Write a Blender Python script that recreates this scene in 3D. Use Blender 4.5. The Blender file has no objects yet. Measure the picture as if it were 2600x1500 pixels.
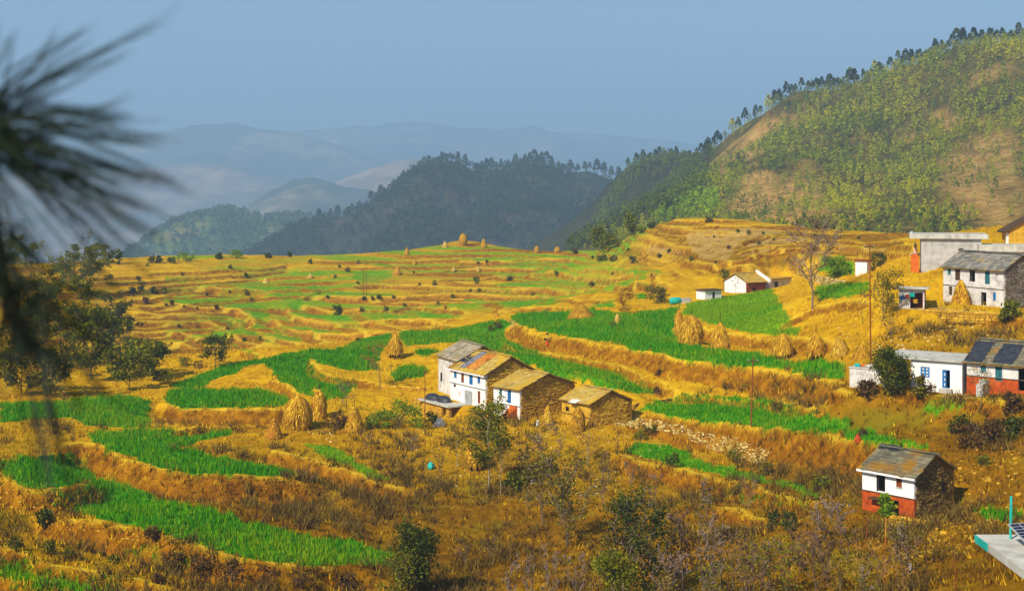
import bpy, bmesh, math, random
import numpy as np
from mathutils import Vector, Matrix

# ------------------------------------------------------------------ camera, sky, sun, exposure
SC = bpy.context.scene
COL = SC.collection
R = math.radians
FPX, HZ, CX = 3572.0, 480.0, 1300.0          # lens in photo pixels, horizon row, centre column
cam_d = bpy.data.cameras.new('camera')
cam = bpy.data.objects.new('camera', cam_d)
COL.objects.link(cam)
cam.location = (0, 0, 0)
cam.rotation_euler = (R(90), 0, 0)
cam_d.sensor_width = 36.0
cam_d.lens = 36.0 * FPX / 2600.0
cam_d.shift_y = -(750.0 - HZ) / 2600.0
cam_d.clip_start = 0.05
cam_d.clip_end = 40000
cam_d.dof.use_dof = True
cam_d.dof.focus_distance = 185.0
cam_d.dof.aperture_fstop = 6.3
SC.camera = cam

SUN_AZ = math.atan2(-0.62, -0.78)             # from the left, a little behind the viewer
SUN_EL = R(40)
world = bpy.data.worlds.new('World')
SC.world = world
world.use_nodes = True
wn = world.node_tree
bg = wn.nodes['Background']
sky = wn.nodes.new('ShaderNodeTexSky')
sky.sky_type = 'NISHITA'
sky.sun_disc = False
sky.sun_elevation = SUN_EL
sky.sun_rotation = SUN_AZ
sky.altitude = 1500
sky.air_density = 1.0
sky.dust_density = 2.0
sky.ozone_density = 2.0
wn.links.new(sky.outputs[0], bg.inputs[0])
bg.inputs[1].default_value = 0.09
sun_d = bpy.data.lights.new('sun', 'SUN')
sun_d.energy = 4.9
sun_d.angle = R(0.5)
sun_d.color = (1.0, 0.90, 0.72)
sun = bpy.data.objects.new('sun', sun_d)
COL.objects.link(sun)
sdir = Vector((math.sin(SUN_AZ) * math.cos(SUN_EL), math.cos(SUN_AZ) * math.cos(SUN_EL), math.sin(SUN_EL)))
sun.rotation_euler = sdir.to_track_quat('Z', 'Y').to_euler()
sun.location = sdir * 500
SC.view_settings.view_transform = 'Standard'
SC.view_settings.look = 'None'
SC.view_settings.gamma = 1.0
SC.view_settings.exposure = 0.36
SC.view_settings.use_curve_mapping = False
SC.render.engine = 'CYCLES'
SC.cycles.use_denoising = True
SC.cycles.denoiser = 'OPENIMAGEDENOISE'
SC.cycles.max_bounces = 6
SC.cycles.diffuse_bounces = 3
SC.cycles.volume_bounces = 1
SC.cycles.transparent_max_bounces = 8

rng = random.Random(11)
nrg = np.random.default_rng(7)

# ------------------------------------------------------------------ helpers
def wp(px, py, Y):
    return Vector(((px - CX) / FPX * Y, Y, (HZ - py) / FPX * Y))

def tag(o, label=None, cat=None, group=None, kind=None):
    if label: o['label'] = label
    if cat: o['category'] = cat
    if group: o['group'] = group
    if kind: o['kind'] = kind
    return o

def link(o, parent=None):
    COL.objects.link(o)
    if parent is not None: o.parent = parent
    return o

def empty(name, loc=(0, 0, 0), rz=0.0):
    o = bpy.data.objects.new(name, None)
    o.empty_display_size = 0.2
    o.location = loc
    o.rotation_euler = (0, 0, rz)
    return link(o)

def mesh_np(name, co, tris=None, quads=None, mat=None, smooth=False):
    """mesh from numpy arrays: all triangles or all quads"""
    f = np.asarray(tris if tris is not None else quads, dtype=np.int32)
    k = f.shape[1]
    me = bpy.data.meshes.new(name)
    co = np.asarray(co, dtype=np.float32)
    me.vertices.add(len(co)); me.vertices.foreach_set('co', co.ravel())
    me.loops.add(f.size); me.loops.foreach_set('vertex_index', f.ravel())
    me.polygons.add(len(f))
    me.polygons.foreach_set('loop_start', np.arange(0, f.size, k, dtype=np.int32))
    if smooth: me.polygons.foreach_set('use_smooth', np.ones(len(f), dtype=bool))
    me.update(calc_edges=True)
    if mat is not None: me.materials.append(mat)
    return me

def fattr(me, name, vals):
    a = me.attributes.new(name, 'FLOAT', 'POINT')
    a.data.foreach_set('value', np.asarray(vals, dtype=np.float32))

class MB:
    """collects simple solids, becomes one mesh"""
    def __init__(s): s.v = []; s.f = []
    def add(s, vs, fs):
        o = len(s.v); s.v += [tuple(v) for v in vs]; s.f += [tuple(i + o for i in f) for f in fs]; return s
    def box(s, x0, x1, y0, y1, z0, z1):
        return s.add([(x0,y0,z0),(x1,y0,z0),(x1,y1,z0),(x0,y1,z0),(x0,y0,z1),(x1,y0,z1),(x1,y1,z1),(x0,y1,z1)],
                     [(0,3,2,1),(4,5,6,7),(0,1,5,4),(1,2,6,5),(2,3,7,6),(3,0,4,7)])
    def prism(s, ring, off):
        n = len(ring); off = Vector(off)
        vs = [Vector(p) for p in ring] + [Vector(p) + off for p in ring]
        fs = [tuple(range(n))[::-1], tuple(range(n, 2*n))] + [(i, (i+1) % n, n + (i+1) % n, n + i) for i in range(n)]
        return s.add(vs, fs)
    def tube(s, pts, rad, n=6, cap=True):
        pts = [Vector(p) for p in pts]
        o = len(s.v); m = len(pts)
        for i, p in enumerate(pts):
            d = (pts[min(i+1, m-1)] - pts[max(i-1, 0)]).normalized()
            a = d.orthogonal().normalized(); b = d.cross(a)
            r = rad[i] if hasattr(rad, '__len__') else rad
            for k in range(n):
                t = 2 * math.pi * k / n
                s.v.append(tuple(p + (a * math.cos(t) + b * math.sin(t)) * r))
        for i in range(m - 1):
            for k in range(n):
                s.f.append((o+i*n+k, o+i*n+(k+1) % n, o+(i+1)*n+(k+1) % n, o+(i+1)*n+k))
        if cap:
            s.f.append(tuple(o+k for k in range(n))[::-1]); s.f.append(tuple(o+(m-1)*n+k for k in range(n)))
        return s
    def lathe(s, prof, n=16, jit=0.0, rnd=rng, centre=(0, 0)):
        o = len(s.v)
        for (r, z) in prof:
            for k in range(n):
                t = 2*math.pi*k/n
                q = r * (1 + rnd.uniform(-jit, jit))
                s.v.append((centre[0] + q*math.cos(t), centre[1] + q*math.sin(t), z + rnd.uniform(-jit, jit)*r*0.4))
        for i in range(len(prof)-1):
            for k in range(n):
                s.f.append((o+i*n+k, o+i*n+(k+1) % n, o+(i+1)*n+(k+1) % n, o+(i+1)*n+k))
        return s
    def mesh(s, name, mat, smooth=False):
        me = bpy.data.meshes.new(name)
        me.from_pydata(s.v, [], s.f)
        if smooth: me.polygons.foreach_set('use_smooth', [True]*len(me.polygons))
        me.update()
        me.materials.append(mat)
        return me
    def build(s, name, mat, parent=None, smooth=False):
        return link(bpy.data.objects.new(name, s.mesh(name, mat, smooth)), parent)

def copy_tree(o, parent=None):
    c = o.copy(); COL.objects.link(c); c.parent = parent
    for ch in o.children:
        copy_tree(ch, c)
    return c

# ---- value noise on arrays
_perm = nrg.random((256, 256))
def vnoise(x, y):
    xi = np.floor(x).astype(int); yi = np.floor(y).astype(int)
    fx = x - xi; fy = y - yi
    fx = fx*fx*(3-2*fx); fy = fy*fy*(3-2*fy)
    a = _perm[xi & 255, yi & 255]; b = _perm[(xi+1) & 255, yi & 255]
    c = _perm[xi & 255, (yi+1) & 255]; d = _perm[(xi+1) & 255, (yi+1) & 255]
    return (a*(1-fx)+b*fx)*(1-fy) + (c*(1-fx)+d*fx)*fy
def fbm(x, y, oct=4):
    s = 0; a = 0.5; t = 0
    for i in range(oct):
        s = s + a*vnoise(x*2**i + 17.3*i, y*2**i + 5.1*i); t += a; a *= 0.55
    return s/t

# ------------------------------------------------------------------ materials
def newmat(name):
    m = bpy.data.materials.new(name); m.use_nodes = True
    nt = m.node_tree
    return m, nt, nt.nodes['Principled BSDF']
def nd(nt, t, **kw):
    n = nt.nodes.new(t)
    for k, v in kw.items():
        if k.startswith('i_'):
            key = k[2:]
            n.inputs[int(key) if key.isdigit() else key.replace('_', ' ')].default_value = v
        else: setattr(n, k, v)
    return n
def ramp(nt, fac, stops):
    r = nt.nodes.new('ShaderNodeValToRGB')
    e = r.color_ramp.elements
    while len(e) < len(stops): e.new(0.5)
    for el, (p, c) in zip(e, stops):
        el.position = p; el.color = (*c, 1) if len(c) == 3 else c
    nt.links.new(fac, r.inputs[0])
    return r.outputs[0]
def mixc(nt, fac, a, b, mode='MIX'):
    m = nt.nodes.new('ShaderNodeMix'); m.data_type = 'RGBA'; m.blend_type = mode
    for sock, v in ((m.inputs[0], fac), (m.inputs[6], a), (m.inputs[7], b)):
        if hasattr(v, 'links') or hasattr(v, 'is_linked'): nt.links.new(v, sock)
        else: sock.default_value = v if not isinstance(v, tuple) else ((*v, 1) if len(v) == 3 else v)
    return m.outputs[2]
def mth(nt, op, a, b=None, clamp=False):
    m = nt.nodes.new('ShaderNodeMath'); m.operation = op; m.use_clamp = clamp
    for sock, v in ((m.inputs[0], a), (m.inputs[1], b)):
        if v is None: continue
        if hasattr(v, 'is_linked'): nt.links.new(v, sock)
        else: sock.default_value = v
    return m.outputs[0]
def tex_noise(nt, scale, detail=3, coord='Object', rough=0.55, vec=None, dist=0.0):
    n = nd(nt, 'ShaderNodeTexNoise'); n.inputs['Scale'].default_value = scale
    n.inputs['Detail'].default_value = detail; n.inputs['Roughness'].default_value = rough
    n.inputs['Distortion'].default_value = dist
    if vec is None:
        tc = nd(nt, 'ShaderNodeTexCoord'); vec = tc.outputs[coord]
    nt.links.new(vec, n.inputs['Vector'])
    return n.outputs['Fac']
def bump(nt, bs, h, strength=0.5, dist=0.1):
    b = nd(nt, 'ShaderNodeBump'); b.inputs['Strength'].default_value = strength; b.inputs['Distance'].default_value = dist
    nt.links.new(h, b.inputs['Height']); nt.links.new(b.outputs[0], bs.inputs['Normal'])

def noise_mat(name, stops, scale=3.0, detail=4, rough=0.85, bstr=0.4, bscale=None, bdist=0.03, coord='Object', spec=0.2, metal=0.0):
    m, nt, bs = newmat(name)
    f = tex_noise(nt, scale, detail, coord)
    nt.links.new(ramp(nt, f, stops), bs.inputs['Base Color'])
    bs.inputs['Roughness'].default_value = rough
    bs.inputs['Specular IOR Level'].default_value = spec
    bs.inputs['Metallic'].default_value = metal
    if bstr:
        bump(nt, bs, tex_noise(nt, bscale or scale*4, 4, coord), bstr, bdist)
    return m

def island_mat(name, stops, rough=0.8, trans=0.0, spec=0.15, noise=None, spread=1.0):
    """colour picked per loose piece (leaf, straw, stone)"""
    m, nt, bs = newmat(name)
    g = nd(nt, 'ShaderNodeNewGeometry')
    f = g.outputs['Random Per Island']
    if noise:
        f = mth(nt, 'ADD', mth(nt, 'MULTIPLY', f, 0.6), mth(nt, 'MULTIPLY', tex_noise(nt, noise, 2), 0.45), True)
    col = ramp(nt, f, stops)
    nt.links.new(col, bs.inputs['Base Color'])
    bs.inputs['Roughness'].default_value = rough
    bs.inputs['Specular IOR Level'].default_value = spec
    if trans:
        tr = nd(nt, 'ShaderNodeBsdfTranslucent'); nt.links.new(col, tr.inputs[0])
        mx = nd(nt, 'ShaderNodeMixShader'); mx.inputs[0].default_value = trans
        out = nt.nodes['Material Output']
        nt.links.new(bs.outputs[0], mx.inputs[1]); nt.links.new(tr.outputs[0], mx.inputs[2])
        nt.links.new(mx.outputs[0], out.inputs[0])
    return m
# ------------------------------------------------------------------ the terraced hillside
# outlines were traced on enlarged crops of the photograph: crop name -> (x0, y0, scale)
CROP = dict(A=(300,580,3.6057), B=(900,560,3.155), C=(1500,540,2.9694), D=(400,800,3.3653), E=(1600,640,3.832),
            G=(1400,1000,2.912), H=(0,1000,2.9125), I=(700,1000,2.9125), J=(1050,820,3.386), K=(2100,540,2.912),
            L=(2050,1050,3.236), S=(1500,100,2.2945), T=(300,280,2.524), U=(1000,360,3.155), P=(0,0,1.0))
def cr(c, *pts):
    x0, y0, s = CROP[c]
    return [(x0 + x/s, y0 + y/s) for x, y in pts]

CTRL = [  # photo column, row, distance: the lie of the land
 # far terraced slope and its crest
 (-200,670,420),(100,665,420),(300,655,430),(600,650,455),(900,648,475),(1035,638,490),(1120,624,498),(1150,614,500),(1175,608,500),(1205,612,500),(1240,621,498),(1300,632,492),(1500,640,465),(1560,628,440),
 (300,750,350),(600,750,372),(900,720,402),(1200,720,392),(1500,720,372),(1650,700,340),(1400,680,425),(1700,660,350),
 (350,850,310),(600,850,322),(900,800,332),(1200,770,325),(1450,755,305),(600,890,292),(800,875,290),(1000,845,292),(450,930,262),
 (1100,815,278),(1050,848,252),(-100,800,330),(100,800,315),(100,900,240),
 # right knoll
 (1611,596,398),(1668,568,388),(1736,561,382),(1837,577,372),(1938,587,360),(2072,591,342),(2274,601,302),(2420,604,285),
 (1803,624,330),(1803,668,290),(1900,690,268),(2072,640,272),(2072,690,236),(2072,740,214),(2200,640,245),
 # near right: village
 (1900,745,250),(1960,748,246),(2010,742,238),(2000,768,226),(1975,735,262),(1900,780,238),(2000,850,200),(1700,800,234),(1800,760,252),(2170,706,225),(2150,800,184),(2250,860,166),(2200,935,153),
 (2400,650,192),(2500,650,195),(2450,780,167),(2560,790,163),(2310,690,192),(2600,610,212),(2450,830,160),(2450,880,152),(2400,1000,136.5),(2330,1005,138),(2240,985,145),
 (2100,1000,151),(2280,770,170),(2700,700,175),(2700,1000,126),
 # field in front of the farmhouse, path, house terrace
 (1320,800,256),(1450,830,224),(1390,878,201),(1550,880,197),(1700,900,185),(1900,925,172),(2100,955,155),(1200,850,226),(1000,868,226),(1300,862,216),
 (1500,955,178),(1650,998,172),(1250,905,200),(1134,1022,184.5),(1228,1036,177),(1060,1000,192),(1317,1056,170),(1496,1080,163),(1610,1040,168),(1416,1066,167),
 (1700,1005,172),(1900,1006,169),(1900,1084,151),(2300,1140,127),(2100,1100,138),(1650,1050,160),
 # left spur with its fields
 (400,975,196),(520,928,204),(640,912,206),(760,884,212),(950,880,214),(700,950,198),(550,1020,178),(400,1035,174),(850,960,193),(950,1000,186),
 (600,1070,166),(850,1070,166),(1000,1080,168),(400,1130,153),(100,1030,170),(100,1120,150),(600,1200,142),(500,1250,134),(400,1300,124),(800,1420,115),(100,1450,98),(100,1350,112),(100,1210,130),
 (-200,1200,125),(-200,1400,100),
 # slope below the houses, valley floor
 (1200,1120,160),(1200,1200,150),(1200,1300,138),(1200,1400,126),(1200,1500,115),(1600,1150,154),(1600,1250,142),(1600,1400,122),(1600,1500,110),
 (2000,1200,135),(2000,1350,115),(2000,1500,100),(2180,1318,113),(2322,1316,112.5),(2400,1290,114),(2400,1450,96),(2450,1200,122),(2500,1100,129),(2550,1020,135),
 (900,1200,148),(900,1300,134),(700,1330,126),(1000,1450,117),
]
EXTRA = [  # ground out of the picture: the viewer's own slope and the drop behind the crest (x, y, z)
 (0,70,-29),(-20,70,-24),(18,70,-25),(0,40,-17),(-10,40,-15),(14,40,-15),(0,15,-6),(-5,15,-5),(6,15,-5.5),(30,85,-24),(-32,80,-24),
 (-160,480,-40),(-100,520,-44),(-50,545,-46),(-15,560,-44),(25,545,-42),(60,490,-36),(100,470,-30),(160,420,-24),(210,380,-18),
 (-200,600,-80),(0,640,-82),(200,600,-70),(-160,330,-36),(200,300,-8),(90,430,-22),(45,505,-36),
]
_cp = [tuple(wp(a, b, c)) for a, b, c in CTRL] + EXTRA
_cx = np.array([[p[0], p[1]] for p in _cp]) / 100.0
_cz = np.array([p[2] for p in _cp])
def _phi(d2):
    return 0.5 * d2 * np.log(d2 + 1e-9)
def tps_fit(xy, z, lam):
    n = len(z)
    K = _phi(((xy[:, None, :] - xy[None, :, :])**2).sum(-1)) + lam*np.eye(n)
    Q = np.hstack([np.ones((n, 1)), xy])
    M = np.block([[K, Q], [Q.T, np.zeros((3, 3))]])
    return np.linalg.solve(M, np.concatenate([z, np.zeros(3)]))
def tps_eval(xy, w, x, y):
    x = np.asarray(x, float)/100.0; y = np.asarray(y, float)/100.0
    s = w[-3] + w[-2]*x + w[-1]*y
    for (a, b), k in zip(xy, w):
        s = s + k*_phi((x-a)**2 + (y-b)**2)
    return s
_w = tps_fit(_cx, _cz, 0.004)
def base(x, y): return tps_eval(_cx, _w, x, y)

_YM = np.concatenate([np.arange(80, 320, 0.4), np.arange(320, 545, 0.6)])
def cast_base(px, py, ymin=80):
    u = (px-CX)/FPX
    Y = _YM[_YM >= ymin]
    g = base(u*Y, Y) - (HZ-py)/FPX*Y
    k = np.nonzero(g >= 0)[0]
    i = int(k[0]) if len(k) else int(np.argmax(g))
    return u*Y[i], Y[i]

# lips of the terraces: crop polylines, riser height, run over which the cut fades out downhill
LIPS = [
 (cr('A',(290,410),(420,397),(560,387),(800,385),(1100,375),(1300,360),(1520,332)), 1.0, 7),
 (cr('A',(160,480),(350,465),(560,432),(900,430),(1150,415),(1500,350)), 1.2, 8),
 (cr('A',(280,507),(420,490),(650,472),(950,458),(1250,432)), 1.0, 7),
 (cr('A',(230,560),(400,527),(560,507),(750,520),(1000,545),(1300,562)), 1.9, 12),
 (cr('A',(200,700),(480,690),(700,705),(950,720),(1100,735),(1200,790),(1240,840),(1190,890)), 1.3, 8),
 (cr('A',(180,770),(500,780),(800,775),(1000,772),(1085,800),(1120,850)), 0.9, 6),
 (cr('A',(160,850),(500,850),(800,832),(920,850),(960,900)), 1.2, 7),
 (cr('A',(150,930),(450,937),(650,957),(720,1000)), 1.1, 7),
 (cr('A',(130,990),(400,1010),(600,1040),(700,1080)), 1.0, 6),
 (cr('A',(1540,720),(1560,760),(1640,810),(1800,845),(2000,852),(2250,845),(2520,825))+cr('B',(600,787),(850,790)), 1.2, 8),
 (cr('A',(1420,800),(1480,840),(1560,900),(1700,940),(1900,960),(2200,947),(2500,910))+cr('B',(500,840),(800,846),(900,850)), 1.2, 8),
 (cr('A',(1310,920),(1400,970),(1550,1020),(1700,1060),(1950,1078)), 1.0, 6),
 (cr('A',(1040,1080),(1150,1120),(1300,1180)), 0.8, 5),
 (cr('A',(1000,950),(1100,1000),(1200,1040),(1260,1060)), 0.9, 5),
 (cr('A',(1690,632),(1760,602),(1900,615),(2200,630),(2520,615))+cr('B',(400,606),(560,586),(700,576),(1000,571),(1300,590),(1700,570),(2000,546)), 1.7, 10),
 (cr('A',(1700,702),(1900,735),(2200,750),(2400,737),(2520,732))+cr('B',(450,670),(700,690),(840,690)), 1.2, 8),
 (cr('B',(0,520),(200,502),(600,517),(1000,537),(1400,537),(1800,527),(2100,517),(2520,527)), 1.4, 9),
 (cr('B',(1170,712),(1350,692),(1600,687),(1700,692)), 1.2, 7),
 (cr('B',(860,325),(1200,311),(1500,297),(1750,296)), 1.0, 8),
 (cr('B',(700,467),(1000,451),(1300,421),(1600,411),(1900,405),(2200,420),(2520,436)), 1.3, 9),
 (cr('B',(700,395),(1000,372),(1300,378),(1500,368),(1850,372),(2200,385)), 0.9, 8),
 (cr('B',(300,640),(600,655),(900,655)), 1.0, 7),
 (cr('B',(1560,640),(1800,636),(2060,640)), 0.7, 6),
 (cr('C',(590,95),(760,122),(1000,132),(1180,142)), 1.2, 8),
 (cr('C',(350,177),(600,232),(750,262),(850,272)), 1.4, 8),
 (cr('C',(300,215),(500,255),(640,300)), 1.0, 6),
 (cr('C',(1080,242),(1180,197),(1300,172),(1500,142)), 1.3, 8),
 (cr('C',(1120,302),(1250,262),(1500,222),(1900,192),(2450,197)), 1.3, 8),
 (cr('C',(1010,362),(1130,342),(1300,292),(1550,252),(2000,247),(2420,267)), 1.2, 8),
 (cr('C',(1150,392),(1400,352),(1700,312),(2000,287),(2400,302)), 1.0, 7),
 (cr('C',(400,272),(560,312),(760,307)), 0.8, 6),
 (cr('C',(0,292),(300,347),(700,362),(1000,397),(1400,422)), 1.2, 8),
 (cr('C',(700,200),(900,205),(1080,215)), 0.5, 5),
 # near
 (cr('J',(880,10),(960,60),(1130,120),(1500,172),(1750,217),(2000,252))+cr('E',(383,1038),(500,1052),(900,1102),(1200,1122),(1500,1152),(1750,1212),(1870,1246),(2080,1242)), 2.0, 9),
 (cr('J',(790,95),(900,140),(1050,180),(1300,195),(1500,225),(1700,270),(1850,310),(2000,370),(2150,450),(2230,490)), 1.3, 6),
 (cr('E',(380,1302),(600,1282),(900,1302),(1200,1312),(1700,1362),(2100,1400)), 1.0, 6),
 (cr('G',(640,130),(800,160),(1000,190),(1300,215),(1450,240),(1600,265),(1900,282),(2100,320))+cr('L',(250,175),(400,212),(550,247),(800,292)), 2.4, 9),
 (cr('G',(520,442),(700,492),(1000,542),(1200,592),(1500,652),(1800,722),(2000,782)), 1.5, 8),
 (cr('G',(1230,772),(1450,802),(1700,842),(1900,882)), 1.0, 7),
 (cr('D',(100,785),(250,802),(600,807),(1000,797),(1090,787)), 1.9, 8),
 (cr('H',(480,370),(600,362),(750,382),(850,442),(1000,492),(1150,552),(1400,592),(1700,602),(2050,622),(2230,622)), 2.4, 10),
 (cr('H',(0,612),(150,692),(300,712),(450,692),(700,652)), 1.6, 8),
 (cr('H',(400,852),(600,902),(850,962),(1080,1022),(1200,1052),(1400,1112),(1600,1182),(1800,1232),(2000,1252),(2300,1282))+cr('I',(200,1287),(400,1292)), 2.4, 8),
 (cr('H',(0,1145),(200,1205),(400,1295),(700,1345),(1000,1405),(1200,1450)), 1.0, 6),
 (cr('H',(0,1345),(250,1440),(600,1480)), 1.2, 6),
 (cr('D',(1290,400),(1380,502),(1500,542),(1750,562),(1850,582)), 1.1, 5),
 (cr('D',(980,562),(1100,612),(1200,682)), 0.9, 4),
 (cr('K',(500,706),(850,731),(1100,746),(1290,761),(1456,765)), 1.2, 7),
 (cr('E',(640,745),(950,785),(1200,825),(1450,835),(1700,872),(1950,885)), 1.4, 7),
 (cr('E',(1500,690),(1800,540),(2060,480),(2330,500)), 0.9, 6),
 (cr('K',(330,1330),(640,1380),(900,1400),(1250,1450)), 1.3, 7),
 (cr('P',(430,1100),(520,1078),(640,1068),(720,1050)), 0.9, 5),
 (cr('I',(0,420),(250,470),(500,560),(750,650),(900,690)), 1.3, 7),
]
# ---- pads levelled for the houses are filled in later: (x, y, cos, sin, halflen, halfwid, z)
PADS = []
SEGS = []
for pts, h, D in LIPS:
    q = np.array([cast_base(a, b) for a, b in pts])
    # drop jumps across hidden ground
    SEGS.append((q, h, D))

def terraces(x, y, z):
    """cut the risers into the smooth slope; returns height, riser mask, lip mask"""
    riser = np.zeros_like(z); lip = np.zeros_like(z); dz = np.zeros_like(z)
    wob = (fbm(x*0.35, y*0.35, 3) - 0.5)*np.where(y > 255, 0.7, 1.6)
    for q, h, D in SEGS:
        m = (x > q[:, 0].min()-D-3) & (x < q[:, 0].max()+D+3) & (y > q[:, 1].min()-D-3) & (y < q[:, 1].max()+D+3)
        if not m.any(): continue
        X = x[m]; Y = y[m]
        best = np.full(X.shape, 1e9); sgn = np.zeros(X.shape); endd = np.zeros(X.shape)
        n = len(q)
        for i in range(n-1):
            a = q[i]; b = q[i+1]; d = b-a; L2 = d @ d
            if L2 < 1e-6 or L2 > 45**2 and abs(d[1]) > 30: continue
            t = ((X-a[0])*d[0] + (Y-a[1])*d[1])/L2
            tc = np.clip(t, 0, 1)
            ex = X-(a[0]+tc*d[0]); ey = Y-(a[1]+tc*d[1])
            dist = np.hypot(ex, ey)
            s = np.sign(d[0]*(Y-a[1]) - d[1]*(X-a[0]))
            over = np.zeros_like(dist)
            if i == 0: over = np.where(t < 0, -t*math.sqrt(L2), over)
            if i == n-2: over = np.where(t > 1, (t-1)*math.sqrt(L2), over)
            u = dist < best
            best = np.where(u, dist, best); sgn = np.where(u, s, sgn); endd = np.where(u, over, endd)
        t = sgn*best + wob[m]*min(1.0, h*0.6)
        fade = np.clip(1-endd/3.0, 0, 1)
        w = 0.35 + 0.55*h
        down = np.where(t > 0, 0, np.where(t > -w, h*np.clip(-t/w, 0, 1), h*np.clip(1-(-t-w)/D, 0, 1)))
        dz[m] -= down*fade
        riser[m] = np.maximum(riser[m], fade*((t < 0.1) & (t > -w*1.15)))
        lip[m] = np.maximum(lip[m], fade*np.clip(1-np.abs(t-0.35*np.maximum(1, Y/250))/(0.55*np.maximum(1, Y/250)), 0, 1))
    return z+dz, riser, lip

def pads(x, y, z):
    for (cx_, cy_, c, s, hl, hw, pz, soft) in PADS:
        m = (np.abs(x-cx_) < hl+hw+soft+2) & (np.abs(y-cy_) < hl+hw+soft+2)
        if not m.any(): continue
        lx = (x[m]-cx_)*c + (y[m]-cy_)*s; ly = -(x[m]-cx_)*s + (y[m]-cy_)*c
        d = np.maximum(np.maximum(np.abs(lx)-hl, np.abs(ly)-hw), 0)
        k = np.clip(1-d/soft, 0, 1); k = k*k*(3-2*k)
        z[m] = z[m]*(1-k) + pz*k
    return z
# ------------------------------------------------------------------ where the gabled houses stand (solved from eave and ridge corners)
def fit(eL, eR, YR, rg, bpy_, side='R', YL=None):
    z = (HZ-eR[1])/FPX*YR
    if YL is None: YL = z*FPX/(HZ-eL[1])
    xL = (eL[0]-CX)/FPX*YL; xR = (eR[0]-CX)/FPX*YR
    dx, dy = xR-xL, YR-YL; L = math.hypot(dx, dy); nx, ny = -dy/L, dx/L
    P = (xR, YR) if side == 'R' else (xL, YL)
    u = (rg[0]-CX)/FPX; w = (u*P[1]-P[0])/(nx-u*ny)
    rz = (HZ-rg[1])/FPX*(P[1]+w*ny)
    return dict(x=xL, y=YL, rz=math.atan2(dy, dx), L=L, w=w, rise=rz-z, bz=(HZ-bpy_)/FPX*YR, H=z-(HZ-bpy_)/FPX*YR)
HS = dict(
 A=fit((1134,933.7),(1228.7,954.4),176,(1299.6,905.6),1038),
 A2=fit((1104.6,901),(1160,918),184,(1227,879),1012),
 B=fit((1243.4,979.5),(1317.3,991.3),170,(1392.6,948.5),1066),
 C=fit((1416.2,1012),(1496,1028.2),163,(1553.5,991.3),1084),
 D=fit((2175.2,1189),(2322,1215.3),112,(2377.6,1155),1322),
 F=fit((2443.4,919.5),(2600,933.2),133.0,(2481,861),1002,'L'),
 G=fit((2385,677.4),(2546.4,689.4),165,(2426,638),782,'L'),
 K=fit((1897.5,718.3),(1951,715.7),262,(1865,694.8),747,'L'),
)
HS['F']['L'] += 3.0
HS['G']['w'] = 3.1
_a = HS['A']; _c, _s = math.cos(_a['rz']), math.sin(_a['rz'])
PADS.append((_a['x']+_c*2.5+_s*5.4, _a['y']+_s*2.5-_c*5.4, _c, _s, 5.5, 2.4, _a['bz']-2.2, 3.0))     # yard below the cellar
for k, h in HS.items():
    c, s = math.cos(h['rz']), math.sin(h['rz'])
    cx_ = h['x'] + c*h['L']/2 - s*h['w']; cy_ = h['y'] + s*h['L']/2 + c*h['w']
    PADS.append((cx_, cy_, c, s, h['L']/2+0.6, h['w']+0.4, h['bz']-0.02, 3.0 if k == 'D' else (1.6 if k == 'A' else 3.5)))

def pad_flat(pl, pr, zb, depth, soft=3.0, front=0.8):
    xl, yl = (pl[0]-CX)/FPX*pl[1], pl[1]; xr, yr = (pr[0]-CX)/FPX*pr[1], pr[1]
    L = math.hypot(xr-xl, yr-yl); c, s = (xr-xl)/L, (yr-yl)/L
    PADS.append((xl+c*L/2-s*(depth-front)/2, yl+s*L/2+c*(depth-front)/2, c, s, L/2+0.5, (depth+front)/2, zb-0.02, soft))
pad_flat((2240,142.7), (2450,137.2), -19.95, 6.5, 5.0, 1.6)
pad_flat((2157,150), (2236,148), (HZ-985)/FPX*149, 2.6, 3.0)
pad_flat((1952,266), (2010,272), (HZ-708)/FPX*268-2.0, 4.0, 4.0, 2.0)
pad_flat((1790,252), (1832,254), (HZ-738)/FPX*252-1.6, 2.2, 3.0)
pad_flat((2172,226), (2201,225), (HZ-706)/FPX*225.5, 1.8, 2.0)
pad_flat((2270,170), (2360,168), (HZ-783)/FPX*168.5, 2.4, 2.5, 1.5)
pad_flat((2300,191), (2492,188), -11.3, 7.0, 3.0, 1.0)

# ------------------------------------------------------------------ terrain mesh
ROWS = np.concatenate([np.arange(10, 85, 1.6), np.arange(85, 300, 0.41), np.arange(300, 530, 0.68), np.arange(530, 720, 6.0)])
COLS = np.linspace(-0.45, 0.45, 530)
GU, GY = np.meshgrid(COLS, ROWS)
GX = GU*GY
GZ = base(GX, GY)
GZ = GZ + (fbm(GX*0.11, GY*0.11, 3)-0.5)*0.9*np.clip((GY-60)/60, 0, 1)
GZ, G_RIS, G_LIP = terraces(GX, GY, GZ)
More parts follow.
